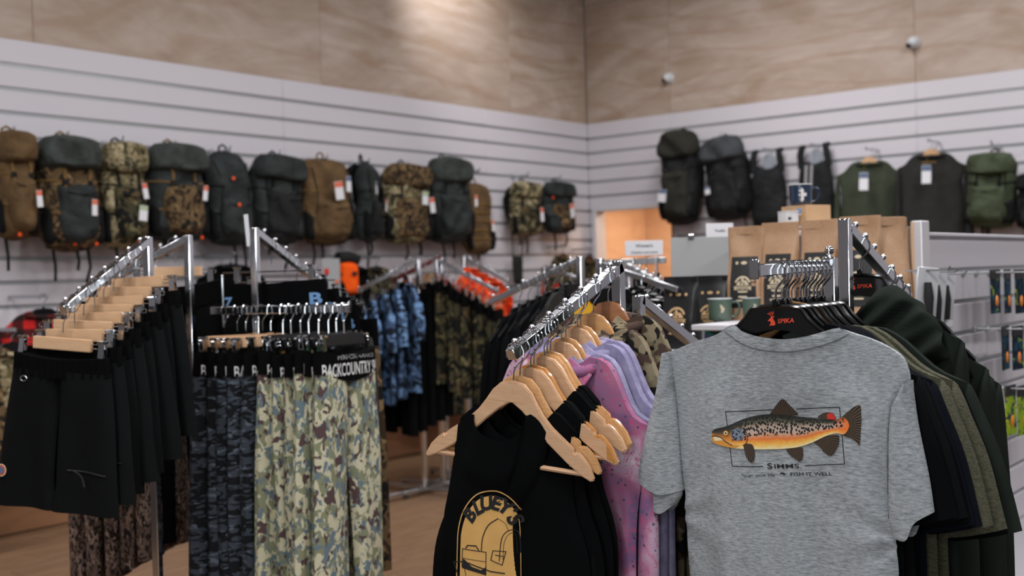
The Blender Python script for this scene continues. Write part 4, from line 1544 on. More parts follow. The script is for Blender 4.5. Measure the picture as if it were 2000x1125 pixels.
for i, t in enumerate((.2, .38, .55, .7, .84, .95)):
    p = fD2(t)
    rz = rzC+random.uniform(-.05, .03)
    h = thing('clip_hanger', f'wire clip hanger, {ORD[i]} from the post on the arm behind the level bar', 'hanger', p, (0, 0, rz), 'wire clip hangers behind the level bar')
    inst('hook', HOOK, h)
    inst('cross_rod', HB_, h)
    for sx in (-.14, .16): inst('clip', CLIP, h, (sx, 0, .01))
    if i < 4:
        s = thing('trousers', f'black trousers with blue letters on the waist, {ORD[i]} from the post', 'trousers', p, (0, -.03, rz), 'black trousers with blue letters')
        inst('legs', BZ, s)
        w = inst('waistband', BZW, s)
        inst('lettering', BZT, w)
    elif i == 4:
        garment('jacket', LONGS[0], 'dark charcoal jacket hanging behind the pale camouflage trousers', 'jacket', F_CHAR, p, rz, .05, None)
    else:
        s = thing('trousers', 'brown bark-camouflage trousers, last on the arm behind the pale camouflage trousers', 'trousers', p, (0, 0, rz), 'trousers at the end of the arm')
        s.scale = (1.06, 1, 1)
        inst('legs', BZ, s, m=C_BROWN)
        inst('waistband', BZW, s)
ps = P(483, 450, 4.3)
sg = thing('price_strip', 'narrow white price strip hanging in front of the dark packs', 'sign', (ps.x, ps.y, ps.z), (0, -.07, RZ+.6))
inst('card', box_me('card', (.016, .002, .12), PAPER, .0005), sg)
inst('holder', MB().tube([(0, 0, -.06), (0, 0, -1.6)], .003, 6).mesh('holder', CHROME2), sg)

# ------------------------------------------------------------------ rack G: level-looking arm with black tops, flag shirt
G0 = Vector((3.595, 2.552, 1.561))
G1 = G0+Vector((0, .454, -.16))
tG = rack('clothes_rack', 'chrome rack with a bare pale sloping arm over black tops', (3.6, 2.5), [(-.005, .052, 1.574), (-.005, -.04, 1.563)])
arm_part(tG, loc_in(tG, G0), loc_in(tG, G1), .022, .022, 6, 'sloping_arm', side=1, mat=CHROME2)
arm_part(tG, loc_in(tG, (3.59, 2.45, 1.54)), loc_in(tG, (3.59, 2.12, 1.44)), .02, .02, 0, 'sloping_arm', side=1, mat=CHROME2)
fG = path_pts(G0, G1, .022)
for i, t in enumerate((.66, .56, .46, .37, .28, .19, .1)):
    p = fG(t)
    rz = random.uniform(-.1, .1)
    hanger_p(f'black plastic hanger, {ORD[i]} from the free end of the pale sloping arm', p, (0, 0, rz), 'hangers on the pale sloping arm')
    m = (F_BLK, F_RED, F_BLK2, F_BLK, F_BLK2, F_BLK, F_CHAR)[i] if i != 1 else F_BLK
    garment('t_shirt', TEES[i % 3], f'plain {"charcoal" if i == 6 else "black"} top, {ORD[i]} from the free end of the pale sloping arm', 't-shirt', m, p, rz, 0, 'black tops on the pale sloping arm', (.8, 1, .9))
YEL = fabric('yellow_jersey', S(222, 168, 40), .1)
GRN = fabric('green_jersey', S(36, 92, 70), .1)
fG2 = path_pts((3.59, 2.45, 1.54), (3.59, 2.12, 1.44), .02)
for i, (t, m, lab) in enumerate(((.15, YEL, 'yellow top seen behind the wooden hangers'), (.6, GRN, 'green sports shirt with a union flag on its shoulder behind the chrome post'))):
    p = fG2(t)
    hanger_p('black hanger holding the '+('yellow top' if i == 0 else 'green flag shirt')+' behind the wooden hangers', p, (0, 0, RZ+.75), 'hangers holding the flag shirts')
    o = garment('sports_shirt', TEES[i], lab, 'shirt', m, p, RZ+.75, 0, 'sports shirts on the lower sloping arm')
    if i == 1:
        gb = bvh_of(TEES[1])
        WH, RD, NV = plain('flag_white', S(215, 212, 215), .8), plain('flag_red', S(200, 40, 40), .8), plain('flag_navy', S(52, 60, 92), .8)
        inst('flag', lay('flag', *poly_tris([[(.1, -.16), (.262, -.24), (.25, -.42), (.1, -.4)]]), NV, gb, .002, .03), o)
        inst('flag_cross', lay('flag_cross', *poly_tris(ribbon([(.1, -.17), (.25, -.41)], .04)+ribbon([(.1, -.39), (.26, -.25)], .04)+ribbon([(.1, -.28), (.255, -.33)], .05)+ribbon([(.18, -.2), (.17, -.41)], .05)), WH, gb, .004, .03), o)
        inst('flag_cross', lay('flag_cross', *poly_tris(ribbon([(.1, -.17), (.25, -.41)], .014)+ribbon([(.1, -.39), (.26, -.25)], .014)+ribbon([(.1, -.28), (.255, -.33)], .026)+ribbon([(.18, -.2), (.17, -.41)], .026)), RD, gb, .006, .03), o)

# ------------------------------------------------------------------ racks E, F, H further back
def far_rack(label, posts, extra=()):
    b = posts[0]
    t = rack('clothes_rack', label, (b.x, b.y), [(q.x-b.x, q.y-b.y, q.z) for q in posts], 0, .4, .03)
    return t


def arm_to(t, a, b, knobs=7, mat=CHROME, w=.028):
    arm_part(t, loc_in(t, a), loc_in(t, b), w, w, knobs, 'sloping_arm', mat=mat)
    return path_pts(a, b, w)


E0 = P(813, 506, 7.9)
E0b = P(830, 965, 7.99)
E0.x, E0.y = E0b.x, E0b.y
F0 = P(858, 680, 8.1)
F0.z = P(848, 507, 8.1).z
tE = far_rack('chrome rack of blue camouflage shirts in front of the long wall', [E0])
E1 = E0+head(148)*.43-Vector((0, 0, .21))
fE = arm_to(tE, E0, E1)
rz = math.radians(-122)
for i, t in enumerate((.93, .75, .57, .39, .2)):
    p = fE(t)
    hanger_p(f'black hanger of a blue camouflage shirt, {ORD[i]} from the free end', p, (0, 0, rz), 'hangers of the blue camouflage shirts')
    garment('shirt', TEES[i % 3], f'blue camouflage shirt, {ORD[i]} from the free end of its arm', 'shirt', C_BLUE, p, rz+random.uniform(-.15, .15), .03, 'blue camouflage shirts', (1, 1.6, 1))
tF = far_rack('chrome rack of clip hangers and woodland camouflage trousers near the corner', [F0, F0+head(30)*.16+Vector((0, 0, .02))])
F1 = F0+head(-62)*.44-Vector((0, 0, .24))
fF = arm_to(tF, F0, F1)
rz = math.radians(28)
WOODP = [pants_mesh('legs', C_WOOD, 100, .17, .86, .03, .17)]
for i in range(9):
    p = fF(.08+.108*i)
    h = thing('clip_hanger', f'silver clip hanger on the far camouflage rack, {ORD[i]} down from the post', 'hanger', p, (0, random.uniform(-.05, .05), rz), 'clip hangers on the far camouflage rack')
    inst('hook', HOOKT, h)
    inst('clip_rail', RAIL, h)
    for sx in (-.12, .125): inst('clip', CLIP, h, (sx, 0, 0))
    s = thing('trousers', f'woodland camouflage trousers on the far rack, {ORD[i]} down from the post', 'trousers', p, (0, 0, rz+random.uniform(-.2, .2)), 'woodland camouflage trousers on the far rack')
    inst('legs', WOODP[0], s)
    inst('waistband', PANTW, s)
    if i % 3 == 1: inst('swing_tag', TAGM, s, (.12, -.06, -.2))
F2 = F0+head(30)*.16+Vector((0, 0, .02))
F3 = F2+head(165)*.42-Vector((0, 0, .16))
fF2 = arm_to(tF, F2, F3, 7, plain('red_reflection_tint', S(96, 34, 30), .3, .4))  # chrome arm; its dark red is a reflection put into the colour
for i, t in enumerate((.9, .72, .54, .36, .2)):
    p = fF2(t)
    rz = math.radians(-105)
    hanger_k(f'clip hanger of black trousers under the red-reflecting arm, {ORD[i]} from its free end', p, (0, 0, rz), 'clip hangers under the dark red arm')
    s = thing('trousers', f'black trousers under the red-reflecting arm, {ORD[i]} from its free end', 'trousers', p, (0, 0, rz), 'black trousers under the dark red arm')
    inst('legs', BZ, s)
    inst('waistband', BZW, s)
H0_ = P(906, 500, 8.5)
tH = far_rack('chrome rack with a bare dark sloping arm above orange jackets', [H0_, H0_+Vector((.25, -.55, -.1))])
H1_ = P(994, 551, 8.4)
fH = arm_to(tH, H0_, H1_, 5, CHROME2)
for i, t in enumerate((.15, .32, .48, .64)):
    p = fH(t)-Vector((.1, .1, .02))
    p = fH(t)
    rz = math.radians(12)
    hanger_p(f'black hanger of a blaze orange jacket, {ORD[i]} down the dark sloping arm', p, (0, 0, rz), 'hangers of the blaze orange jackets')
    garment('jacket', LONGS[i % 2], f'blaze orange camouflage jacket, {ORD[i]} down the dark sloping arm', 'jacket', C_ORNG, p, rz+random.uniform(-.2, .2), .05, 'blaze orange jackets', (1, 1.2, .62))
H2_ = H0_+Vector((.25, -.55, -.1))
H3_ = H2_+head(-50)*.45-Vector((0, 0, .16))
fH2 = arm_to(tH, H2_, H3_, 5)
for i, t in enumerate((.2, .45, .7, .9)):
    p = fH2(t)
    rz = math.radians(35)
    hanger_p(f'black hanger of a red camouflage shirt, {ORD[i]} down the arm beside the orange jackets', p, (0, 0, rz), 'hangers of the red camouflage shirts')
    garment('shirt', TEES[i % 3], f'{"red camouflage" if i in (0, 2) else "black"} shirt, {ORD[i]} down the arm beside the orange jackets', 'shirt', C_RED if i in (0, 2) else F_BLK, p, rz+random.uniform(-.2, .2), .05, 'red camouflage shirts', (.8, 1.2, .8))

# ------------------------------------------------------------------ rack K: dark jackets beside the coffee shelf
K0, K1 = P(1226, 520, 5.0), P(1303, 563, 4.75)
tK = far_rack('dark chrome rack of black jackets below the doorway sign', [K0, P(1190, 512, 5.5)])
fK = arm_to(tK, K0, K1, 6, CHROME2)
ka, kb = P(1178, 514, 5.5), P(1300, 508, 5.4)
arm_part(tK, loc_in(tK, ka), loc_in(tK, kb), .03, .03, 0, 'level_bar', mat=CHROME2)
fK2 = path_pts(ka, kb, .03)
for i, t in enumerate((.95, .8, .65, .5, .35, .2)):
    p = fK(t)
    rz = math.radians(-20)
    hanger_p(f'black hanger of a dark jacket, {ORD[i]} from the free end beside the coffee shelf', p, (0, 0, rz), 'hangers of the dark jackets')
    garment('jacket', LONGS[i % 2], f'{"dark green" if i % 3 == 0 else "black"} jacket, {ORD[i]} from the free end beside the coffee shelf', 'jacket', F_DKGREEN if i % 3 == 0 else F_BLK, p, rz, .02, 'dark jackets beside the coffee shelf', (.9, 1, .9))
for i, t in enumerate((.12, .3, .5, .7, .88)):
    p = fK2(t)
    rz = math.radians(42)
    hanger_p(f'black hanger on the level bar below the doorway, {ORD[i]} along', p, (0, 0, rz), 'hangers on the level bar below the doorway')
    garment('jacket', LONGS[i % 2], f'black jacket on the level bar below the doorway, {ORD[i]} along', 'jacket', F_BLK2, p, rz, 0, 'black jackets on the level bar', (.9, 1, .9))


def sign(name, label, px0, py0, px1, py1, d, lines, ang=None, th=.004, m=PAPER, post=None):
    c = P((px0+px1)/2, (py0+py1)/2, d)
    rz = math.radians(ang if ang is not None else math.degrees(YAW)-90)
    nv = Vector((-math.sin(rz), math.cos(rz), 0))
    a, b = hit(px0, (py0+py1)/2, c, nv), hit(px1, (py0+py1)/2, c, nv)
    w = (b-a).length
    h = (hit((px0+px1)/2, py0, c, nv)-hit((px0+px1)/2, py1, c, nv)).length
    t = thing(name, label, 'sign', tuple(c), (0, 0, rz))
    inst('board', box_me('board', (w, th, h), m, .0008), t)
    for s, z, hh, ww in lines:
        inst('lettering', lay('lettering', *text_at(s, hh*h, 0, z*h, ww*w, 0, .02), INK, None, th/2+.0005, 1), t)
    if post: inst('stem', MB().tube([(post*w, .004, -h/2), (post*w, .004, -h/2-.25)], .004, 6).mesh('stem', CHROME2), t)
    return t, w, h


sign('sign_card', "white card reading Women's on the rack in the doorway", 1221, 470, 1295, 499, 5.35, [("Women's", .06, .3, .45), ('Clothing and more', -.36, .22, .7)], post=.3)
sign('sign_card', 'small white card tilted up behind the kraft coffee bags', 1379, 436, 1432, 466, 4.75, [('Youths', -.06, .24, .4)], -40, post=.2)
t, w, h = sign('sign_board', 'blank grey board clipped up beside the kraft coffee bags', 1311, 463, 1440, 545, 4.5, [], -48, .006, GREYB, post=-.35)
for dx, dz in ((-.2, .5), (-.28, -.5)):
    inst('clip', MB().box((0, 0, 0), (.022, .012, .014)).tube([(-.01, -.008, .008), (.01, -.008, .008)], .004, 8).mesh('clip', CHROME, bevel=.001), t, (dx*w, -.004, dz*h))
# ------------------------------------------------------------------ packs on the walls
BP_BROWN = fabric('coyote_canvas', S(98, 77, 52), .3, 10, crumple=.03)
BP_DARK = fabric('dark_teal_nylon', S(38, 43, 43), .45, 9, .75, 300, .2, .35, crumple=.03)
BP_GREEN = fabric('grey_green_nylon', S(54, 60, 57), .45, 9, .75, 300, .2, .35, crumple=.03)
BP_BLK = fabric('black_nylon_pack', S(24, 26, 27), .2, 9, .75, 300, .2, .3, crumple=.03)
BP_GREY = fabric('slate_nylon_pack', S(66, 69, 72), .2, 9, crumple=.03)
BP_OLV = fabric('olive_nylon_pack', S(70, 79, 60), .3, 8, crumple=.03)
BP_OLVBLK = fabric('olive_black_nylon', S(46, 46, 40), .2, 9, crumple=.03)
WEB = fabric('black_webbing', S(18, 19, 19), .1)
WEBT = fabric('tan_webbing', S(120, 94, 56), .15)
TAGR = plain('tag_header', S(215, 110, 80), .7)
TAGG = plain('tag_green', S(170, 185, 150), .7)
TAGB = plain('tag_blue', S(88, 104, 132), .7)


def tag_part(t, x, y, z, w=.035, h=.1, kind='r', roll=.1):
    o = inst('swing_tag', box_me('swing_tag', (w, .002, h), PAPER, 0), t, (x, y, z), (0, roll, 0))
    inst('tag_print', box_me('tag_print', (w*.96, .0024, h*.3), {'r': TAGR, 'g': TAGG, 'b': TAGB}[kind], 0, (0, -.0006, h*.33)), o)
    inst('tag_cord', MB().tube([(0, 0, h/2), (0, .004, h/2+.06)], .0012, 5).mesh('tag_cord', WEB), o)


def wall_px(x0, y0, x1, y1, wall, off=.15):
    if wall == 'L': p0, n, ax = (0, YL-off, 0), (0, 1, 0), Vector((1, 0, 0))
    else: p0, n, ax = (XR-off, 0, 0), (1, 0, 0), Vector((0, -1, 0))
    c = hit((x0+x1)/2, (y0+y1)/2, p0, n)
    w = abs((hit(x1, (y0+y1)/2, p0, n)-hit(x0, (y0+y1)/2, p0, n)).dot(ax))
    h = hit((x0+x1)/2, y0, p0, n).z-hit((x0+x1)/2, y1, p0, n).z
    return c, w, h


def pack(box, wall, label, body, lid=None, pocket=None, straps=WEB, T=.1, style='lid', dots=(), tags=(), seed=0, dangle=2, turn=0, group=None, roll=0, name='backpack', cat='backpack', hookz=None, side=None):
    c, w, h = wall_px(*box, wall, T+.06)
    w = max(.18, w*1.02-T*.3)
    z1 = c.z+h/2
    rz = (0 if wall == 'L' else RZ)+turn
    t = thing(name, label, cat, (c.x, c.y, z1), (0, roll, rz), group)
    f = folder(seed, .02, (10, 34), 26, 1, .1)
    a = w/2
    mb = MB()
    round_top = style in ('day', 'tall')
    topw = .7 if round_top else .88
    Tp = [(-a*topw, -.05*h), (-a*.4, -.005*h), (a*.4, -.005*h), (a*topw, -.05*h)]
    Bt = [(-a*.8, -.97*h), (-a*.3, -h), (a*.3, -h), (a*.8, -.97*h)]
    Lf = [(-a*topw, -.05*h), (-a*.96, -.25*h), (-a*.98, -.55*h), (-a*1.0, -.8*h), (-a*.8, -.97*h)]
    pillow(mb, Tp, Bt, Lf, mir(Lf), 20, 26, T, f, top='close', bottom='close', pw=.42, exp=3, hv=lambda v: .72+.3*v, ky=.75)
    b_ = inst('pack_body', mb.mesh('pack_body', body, angle=70), t)
    bb = bvh_of(b_.data)

    def sy(x, z):
        r = bb.ray_cast(Vector((x, -1, z)), Vector((0, 1, 0)))
        return r[0].y if r[0] else 0
    if lid:
        mb = MB()
        f2 = folder(seed+3, .024, (12, 34), 30, 1, .1)
        lh = .27*h if style != 'tall' else .24*h
        pillow(mb, [(-a*.82, .0), (-a*.3, .03*h), (a*.3, .03*h), (a*.82, 0)], [(-a*.98, -lh), (0, -lh*1.12), (a*.98, -lh)], [(-a*.82, 0), (-a*1.03, -lh*.5), (-a*.98, -lh)], [(a*.82, 0), (a*1.03, -lh*.5), (a*.98, -lh)], 16, 14, T*.9, f2, top='close', bottom='close', y0=-T*.35, pw=.4, exp=3)
        inst('lid', mb.mesh('lid', lid, angle=70), t)
        for s in (-.45, .45):
            ln = [(s*a, min(sy(s*a, -h*v), -T*.3)-.006, -h*v) for v in (.26, .32, .4, .5, .58)]
            o = inst('lid_strap', MB().tube(ln, .009, 6).mesh('lid_strap', straps), t)
            inst('buckle', box_me('buckle', (.03, .014, .036), BLKPL, .003), o, (ln[2][0], ln[2][1]-.004, ln[2][2]))
    if pocket:
        mb = MB()
        f3 = folder(seed+5, .018, (14, 36), 30, 1, .1)
        z0 = -.42*h if lid else -.5*h
        pillow(mb, [(-a*.66, z0), (0, z0+.015*h), (a*.66, z0)], [(-a*.62, -.9*h), (0, -.93*h), (a*.62, -.9*h)], [(-a*.66, z0), (-a*.72, -.7*h), (-a*.62, -.9*h)], [(a*.66, z0), (a*.72, -.7*h), (a*.62, -.9*h)], 14, 14, T*.5, f3, top='close', bottom='close', y0=-T*.78, pw=.4, exp=3)
        o = inst('front_pocket', mb.mesh('front_pocket', pocket, angle=70), t)
        zz = [(-a*.55+a*1.1*k/8, -T*.78-T*.5-.004, z0-.06*h-.02*math.sin(k/8*PI)) for k in range(9)]
        inst('zip', MB().tube(zz, .0035, 5).mesh('zip', WEB), o)
    if style == 'molle':
        for k in range(5):
            z = -h*(.3+.12*k)
            inst('webbing', MB().tube([(x*a, sy(x*a, z)-.004, z) for x in (-.75, -.5, -.25, 0, .25, .5, .75)], .008, 5).mesh('webbing', straps), t)
    if style in ('day', 'tall', 'roll'):
        for s in (-1, 1):
            ln = [(s*a*(.75-.1*math.sin(v*3)), sy(s*a*.7, -h*v)-.004, -h*v) for v in (.12, .25, .4, .55, .7)]
            inst('seam_piping', MB().tube(ln, .005, 5).mesh('seam_piping', WEB), t)
    for sd in (-1, 1):
        mb = MB()
        f4 = folder(seed+7+sd, .012, (14, 36), 30, 1, .1)
        pillow(mb, [(sd*a*.62-.03, -.66*h), (sd*a*1.0, -.6*h)][::sd], [(sd*a*.6-.02, -.94*h), (sd*a*.98, -.93*h)][::sd], *((lambda A, B: (A, B) if sd > 0 else (B, A))([(sd*a*.62-.03, -.66*h), (sd*a*.6-.02, -.94*h)], [(sd*a*1.0, -.6*h), (sd*a*1.04, -.8*h), (sd*a*.98, -.93*h)])), 10, 10, T*.35, f4, top='close', bottom='close', y0=-T*.45)
        inst('side_pocket', mb.mesh('side_pocket', side or WEB, angle=70), t)
    # compression straps at the sides, harness behind
    for k, v in enumerate((.38, .66)):
        for s in (-1, 1):
            ln = [(s*a*q, sy(s*a*min(q, .93), -h*v)-.003, -h*v-.02*(1-q)) for q in (.55, .7, .82, .93)]+[(s*a*1.02, .02, -h*v)]
            inst('side_strap', MB().tube(ln, .007, 5).mesh('side_strap', straps), t)
    for s in (-1, 1):
        ln = [(s*a*.3, T*.7, -.04*h), (s*a*.45, T*.9+.03, -.12*h), (s*a*.62, T*.9+.05, -.3*h), (s*a*.7, T*.85+.03, -.5*h), (s*a*.85, T*.6, -.72*h)]
        inst('shoulder_strap', MB().tube(ln, [.014, .026, .028, .02, .008], 8).mesh('shoulder_strap', WEB), t)
    inst('haul_loop', MB().tube([(-.035, T*.4, -.02*h), (-.03, T*.4, .035), (0, T*.42, .052), (.03, T*.4, .035), (.035, T*.4, -.02*h)], .008, 6).mesh('haul_loop', straps), t)
    rr = random.Random(seed)
    for k in range(dangle):
        x = rr.uniform(-.7, .7)*a
        L = rr.uniform(.08, .2)
        inst('loose_strap', MB().tube([(x, -.01, -h*.95), (x+.01, -.02, -h-L*.5), (x+rr.uniform(-.02, .02), -.015, -h-L)], .010, 5).mesh('loose_strap', WEB), t)
    for dx, dz in dots:
        inst('zip_pull', MB().ball((0, 0, 0), .013, 8, 6, (1, .6, 1.1)).mesh('zip_pull', ORANGE), t, (dx*a, sy(dx*a, -dz*h)-(T*.55 if pocket and .45 < dz < .9 and abs(dx) < .66 else .012)-.008, -dz*h))
    for tg in tags:
        dx, dz, kd = tg[:3]
        ww, hh = tg[3:] if len(tg) > 3 else (.036, .1)
        tag_part(t, dx*a, sy(dx*a, -dz*h)-T*(.42 if pocket else .1)-.02, -dz*h, ww, hh, kd, rr.uniform(-.15, .15))
    # the hook in the slat groove that carries it
    hz = hookz if hookz is not None else Z1-.45
    k = thing('wall_peg', 'chrome peg carrying the '+short(label), 'hook', (c.x, YL, hz) if wall == 'L' else (XR, c.y, hz), (0, 0, 0 if wall == 'L' else RZ), 'pegs on the slat walls')
    ln = (T*.6+.1)
    inst('peg', MB().bar((0, .0, 0), (0, -ln-.04, 0), .012, .02).bar((0, -ln-.04, -.005), (0, -ln-.05, .035), .012, .008, (0, 1, 0)).mesh('peg', CHROME2, bevel=.001, seg=1), k)
    inst('peg_plate', box_me('peg_plate', (.03, .006, .05), CHROME2, .001), k, (0, -.004, 0))
    return t


def short(l):
    return ' '.join(l.replace(',', '').split()[:12])


GL, GR_ = 'backpacks on the long slat wall', 'packs on the end slat wall'
pack((-18, 262, 68, 470), 'L', 'brown hunting pack with rounded lid, cut off by the picture edge', BP_BROWN, BP_BROWN, BP_BROWN, WEBT, .13, 'lid', [(-.2, .95)], [(.55, .62, 'r')], 1, 1, group=GL)
pack((70, 272, 192, 492), 'L', 'big hunting pack with grey-green lid, tan straps and orange zip pulls', C_BROWN, BP_GREEN, BP_DARK, WEBT, .14, 'lid', [(-.1, .93), (.72, .93)], [(.35, .62, 'r')], 2, 3, group=GL)
pack((190, 284, 284, 488), 'L', 'tan camouflage hunting pack with green card tag', C_TAN, C_TAN, C_WOOD, WEB, .12, 'lid', [(.3, .93), (.6, .93)], [(.42, .45, 'r'), (.3, .66, 'g', .06, .1)], 3, 2, group=GL)
pack((282, 286, 398, 474), 'L', 'dark green hunting pack with brown harness over its pocket', BP_DARK, BP_GREEN, C_BROWN, WEBT, .14, 'lid', [(.2, .95), (.7, .95)], [(.5, .5, 'r')], 4, 2, group=GL)
pack((400, 296, 490, 480), 'L', 'dark grey day pack with two orange toggles on its zip', BP_DARK, None, BP_DARK, WEB, .11, 'day', [(-.15, .3), (-.1, .58)], [(.9, .95, 'r', .02, .1)], 5, 2, group=GL)
pack((494, 308, 592, 478), 'L', 'slumped black and teal day pack beside the coyote brown pack', BP_DARK, BP_DARK, BP_BLK, WEB, .12, 'day', [], [], 6, 2, roll=.06, group=GL)
pack((586, 310, 684, 480), 'L', 'coyote brown roll-top pack with a white price card on its front', BP_BROWN, None, BP_BROWN, WEBT, .11, 'roll', [], [(.05, .38, 'r', .085, .14), (.45, .3, 'b', .05, .12)], 7, 2, group=GL)
pack((688, 314, 744, 474), 'L', 'narrow black pack turned sideways showing its shoulder straps', BP_DARK, None, BP_BLK, WEB, .1, 'day', [], [(.3, .55, 'r'), (-.8, .35, 'b')], 8, 2, turn=.5, group=GL)
pack((746, 324, 838, 478), 'L', 'brown and tan camouflage pack with two pale tags', C_TAN, C_BROWN, C_BROWN, WEB, .1, 'lid', [], [(.3, .42, 'g', .07, .11), (.75, .5, 'r', .06, .13)], 9, 3, group=GL)
pack((832, 312, 914, 476), 'L', 'tall grey-green pack with domed lid and white tag', BP_DARK, BP_GREEN, BP_DARK, WEB, .12, 'lid', [], [(.8, .5, 'r')], 10, 2, roll=-.03, group=GL)
pack((905, 358, 958, 498), 'L', 'brown pack with rows of webbing loops down its front', BP_BROWN, None, None, WEBT, .1, 'molle', [], [(.5, .6, 'r')], 11, 2, group=GL)
pack((996, 358, 1054, 462), 'L', 'small pale camouflage pack with dangling straps near the corner', C_TAN, C_TAN, C_WOOD, WEB, .08, 'lid', [(-.1, .05), (.35, .07)], [(.4, .6, 'r', .05, .13)], 12, 2, group=GL)
pack((1060, 358, 1117, 457), 'L', 'small dark green and brown pack closest to the room corner', BP_DARK, BP_DARK, C_BROWN, WEB, .08, 'lid', [(-.6, .3)], [(.3, .55, 'r', .06, .14)], 13, 2, group=GL)
pack((1292, 260, 1370, 440), 'R', 'tall olive-black trekking pack with boxy lid above the doorway edge', BP_BLK, BP_OLVBLK, BP_OLVBLK, WEB, .14, 'lid', [], [(-.5, .68, 'b', .09, .12)], 14, 1, hookz=Z1-.15, group=GR_)
pack((1372, 272, 1456, 432), 'R', 'slate grey trekking pack leaning beside the olive-black one', BP_BLK, BP_GREY, BP_BLK, WEB, .14, 'lid', [], [(-.55, .62, 'b', .05, .07)], 15, 1, roll=-.1, hookz=Z1-.15, group=GR_)
pack((1888, 302, 1994, 446), 'R', 'olive green pack with light front beside the charcoal jumper', BP_OLV, BP_OLV, BP_OLV, WEB, .13, 'day', [], [], 16, 3, roll=.05, hookz=Z1-.45, group=GR_)
pack((1985, 340, 2060, 450), 'R', 'black pack mostly cut off beyond the olive green pack', BP_BLK, BP_BLK, BP_BLK, WEB, .12, 'day', [], [], 17, 0, hookz=Z1-.45, group=GR_)

# black carrier harnesses
for i, (bx, lab, sd) in enumerate((((1463, 293, 1537, 440), 'black carrier harness with two upright straps and a round silver mark', 1), ((1555, 283, 1628, 430), 'black slim harness with grey stripes behind the navy mug', 2))):
    c, w, h = wall_px(*bx, 'R', .12)
    t = thing('carrier_harness', lab, 'harness', (c.x, c.y, c.z+h/2), (0, -.03*i, RZ), GR_)
    a = w/2*.95
    mb = MB()
    Lf = [(-a*.75, -.2*h), (-a*.95, -.45*h), (-a, -.8*h), (-a*.85, -h)]
    pillow(mb, [(-a*.75, -.2*h), (0, -.25*h), (a*.75, -.2*h)], [(-a*.85, -h), (0, -h*1.02), (a*.85, -h)], Lf, mir(Lf), 14, 16, .07, folder(sd, .012, (10, 30), 20, 1, .1), top='close', bottom='close')
    inst('panel', mb.mesh('panel', BP_BLK, angle=70), t)
    for s in (-1, 1):
        inst('shoulder_strap', MB().tube([(s*a*.78, 0, -.3*h), (s*a*.74, -.02, -.12*h), (s*a*.66, -.01, -.02*h), (s*a*.7, .05, .0)], [.03, .034, .03, .02], 8).mesh('shoulder_strap', BP_BLK), t)
    inst('logo_mark', MB().lathe([(0, -.001), (.07, -.001), (.07, .001), (0, .001)], 18).mesh('logo_mark', plain('silver_mark', S(150, 155, 165), .5)), t, (0, .03, -.15*h), (PI/2, 0, 0))
    if i == 1:
        for x in (-.35, -.05): inst('stripe', box_me('stripe', (.025, .004, .3*h), GREYP, .001), t, (x*a, -.075, -.42*h), (0, .1, 0))
    hk = thing('wall_peg', 'chrome peg behind the '+lab.split(' with')[0], 'hook', (XR, c.y, Z1-.3), (0, 0, RZ), 'pegs on the slat walls')
    inst('peg', MB().bar((0, 0, 0), (0, -.2, 0), .012, .02).mesh('peg', CHROME2, bevel=.001, seg=1), hk)

# jumpers on wooden hangers on the end wall
for i, (px, py, m, lab, kind) in enumerate(((1697, 288, F_GREEN, 'dark green zip-neck jumper with blue and white swing tag', 0), (1818, 272, F_CHAR, 'charcoal button-neck jumper with blue and white swing tag', 1))):
    p = hit(px, py, (XR-.22, 0, 0), (1, 0, 0))
    rz = RZ+.35
    k = thing('wall_peg', f'chrome peg carrying the {("green", "charcoal")[i]} jumper', 'hook', (XR, p.y, p.z-.012), (0, 0, RZ), 'pegs on the slat walls')
    inst('peg', MB().bar((0, .0, 0), (0, -.3, 0), .012, .02).mesh('peg', CHROME2, bevel=.001, seg=1), k)
    hanger_w(f'wooden hanger in the neck of the {("green", "charcoal")[i]} jumper on the end wall', p, (0, 0, rz), W_HONEY, 'wooden hangers on the end wall')
    o = garment('jumper', LONGS[i], lab, 'jumper', m, p, rz, 0, 'jumpers on the end wall', (1.12, 1.5, 1.0))
    tag_part(o, -.04, -.11, -.30, .065, .15, 'b', .03)
    inst('tag_cord', MB().tube([(-.04, -.1, -.225), (-.03, -.06, -.16)], .002, 5).mesh('tag_cord', WEBT), o)
    if kind: inst('neck_patch', box_me('neck_patch', (.1, .003, .012), WEBT, .001), o, (-.02, -.085, -.2))

# ------------------------------------------------------------------ lower garments and goods on the long wall
def wall_hang(px, py, kind, m, label, name, cat, off=.25, sc=(1, 1.4, 1), rz=0, group='clothes hung low on the long wall', roll=0):
    p = hit(px, py, (0, YL-off, 0), (0, 1, 0))
    k = thing('wall_peg', 'chrome peg for the '+short(label), 'hook', (p.x, YL, p.z-.012), (0, 0, 0), 'pegs on the slat walls')
    inst('peg', MB().bar((0, .0, 0), (0, -off-.05, 0), .012, .02).mesh('peg', CHROME2, bevel=.001, seg=1), k)
    hanger_p('black hanger inside the '+short(label), p, (0, 0, rz), 'black hangers on the long wall')
    return garment(name, kind, label, cat, m, p, rz, roll, group, sc)


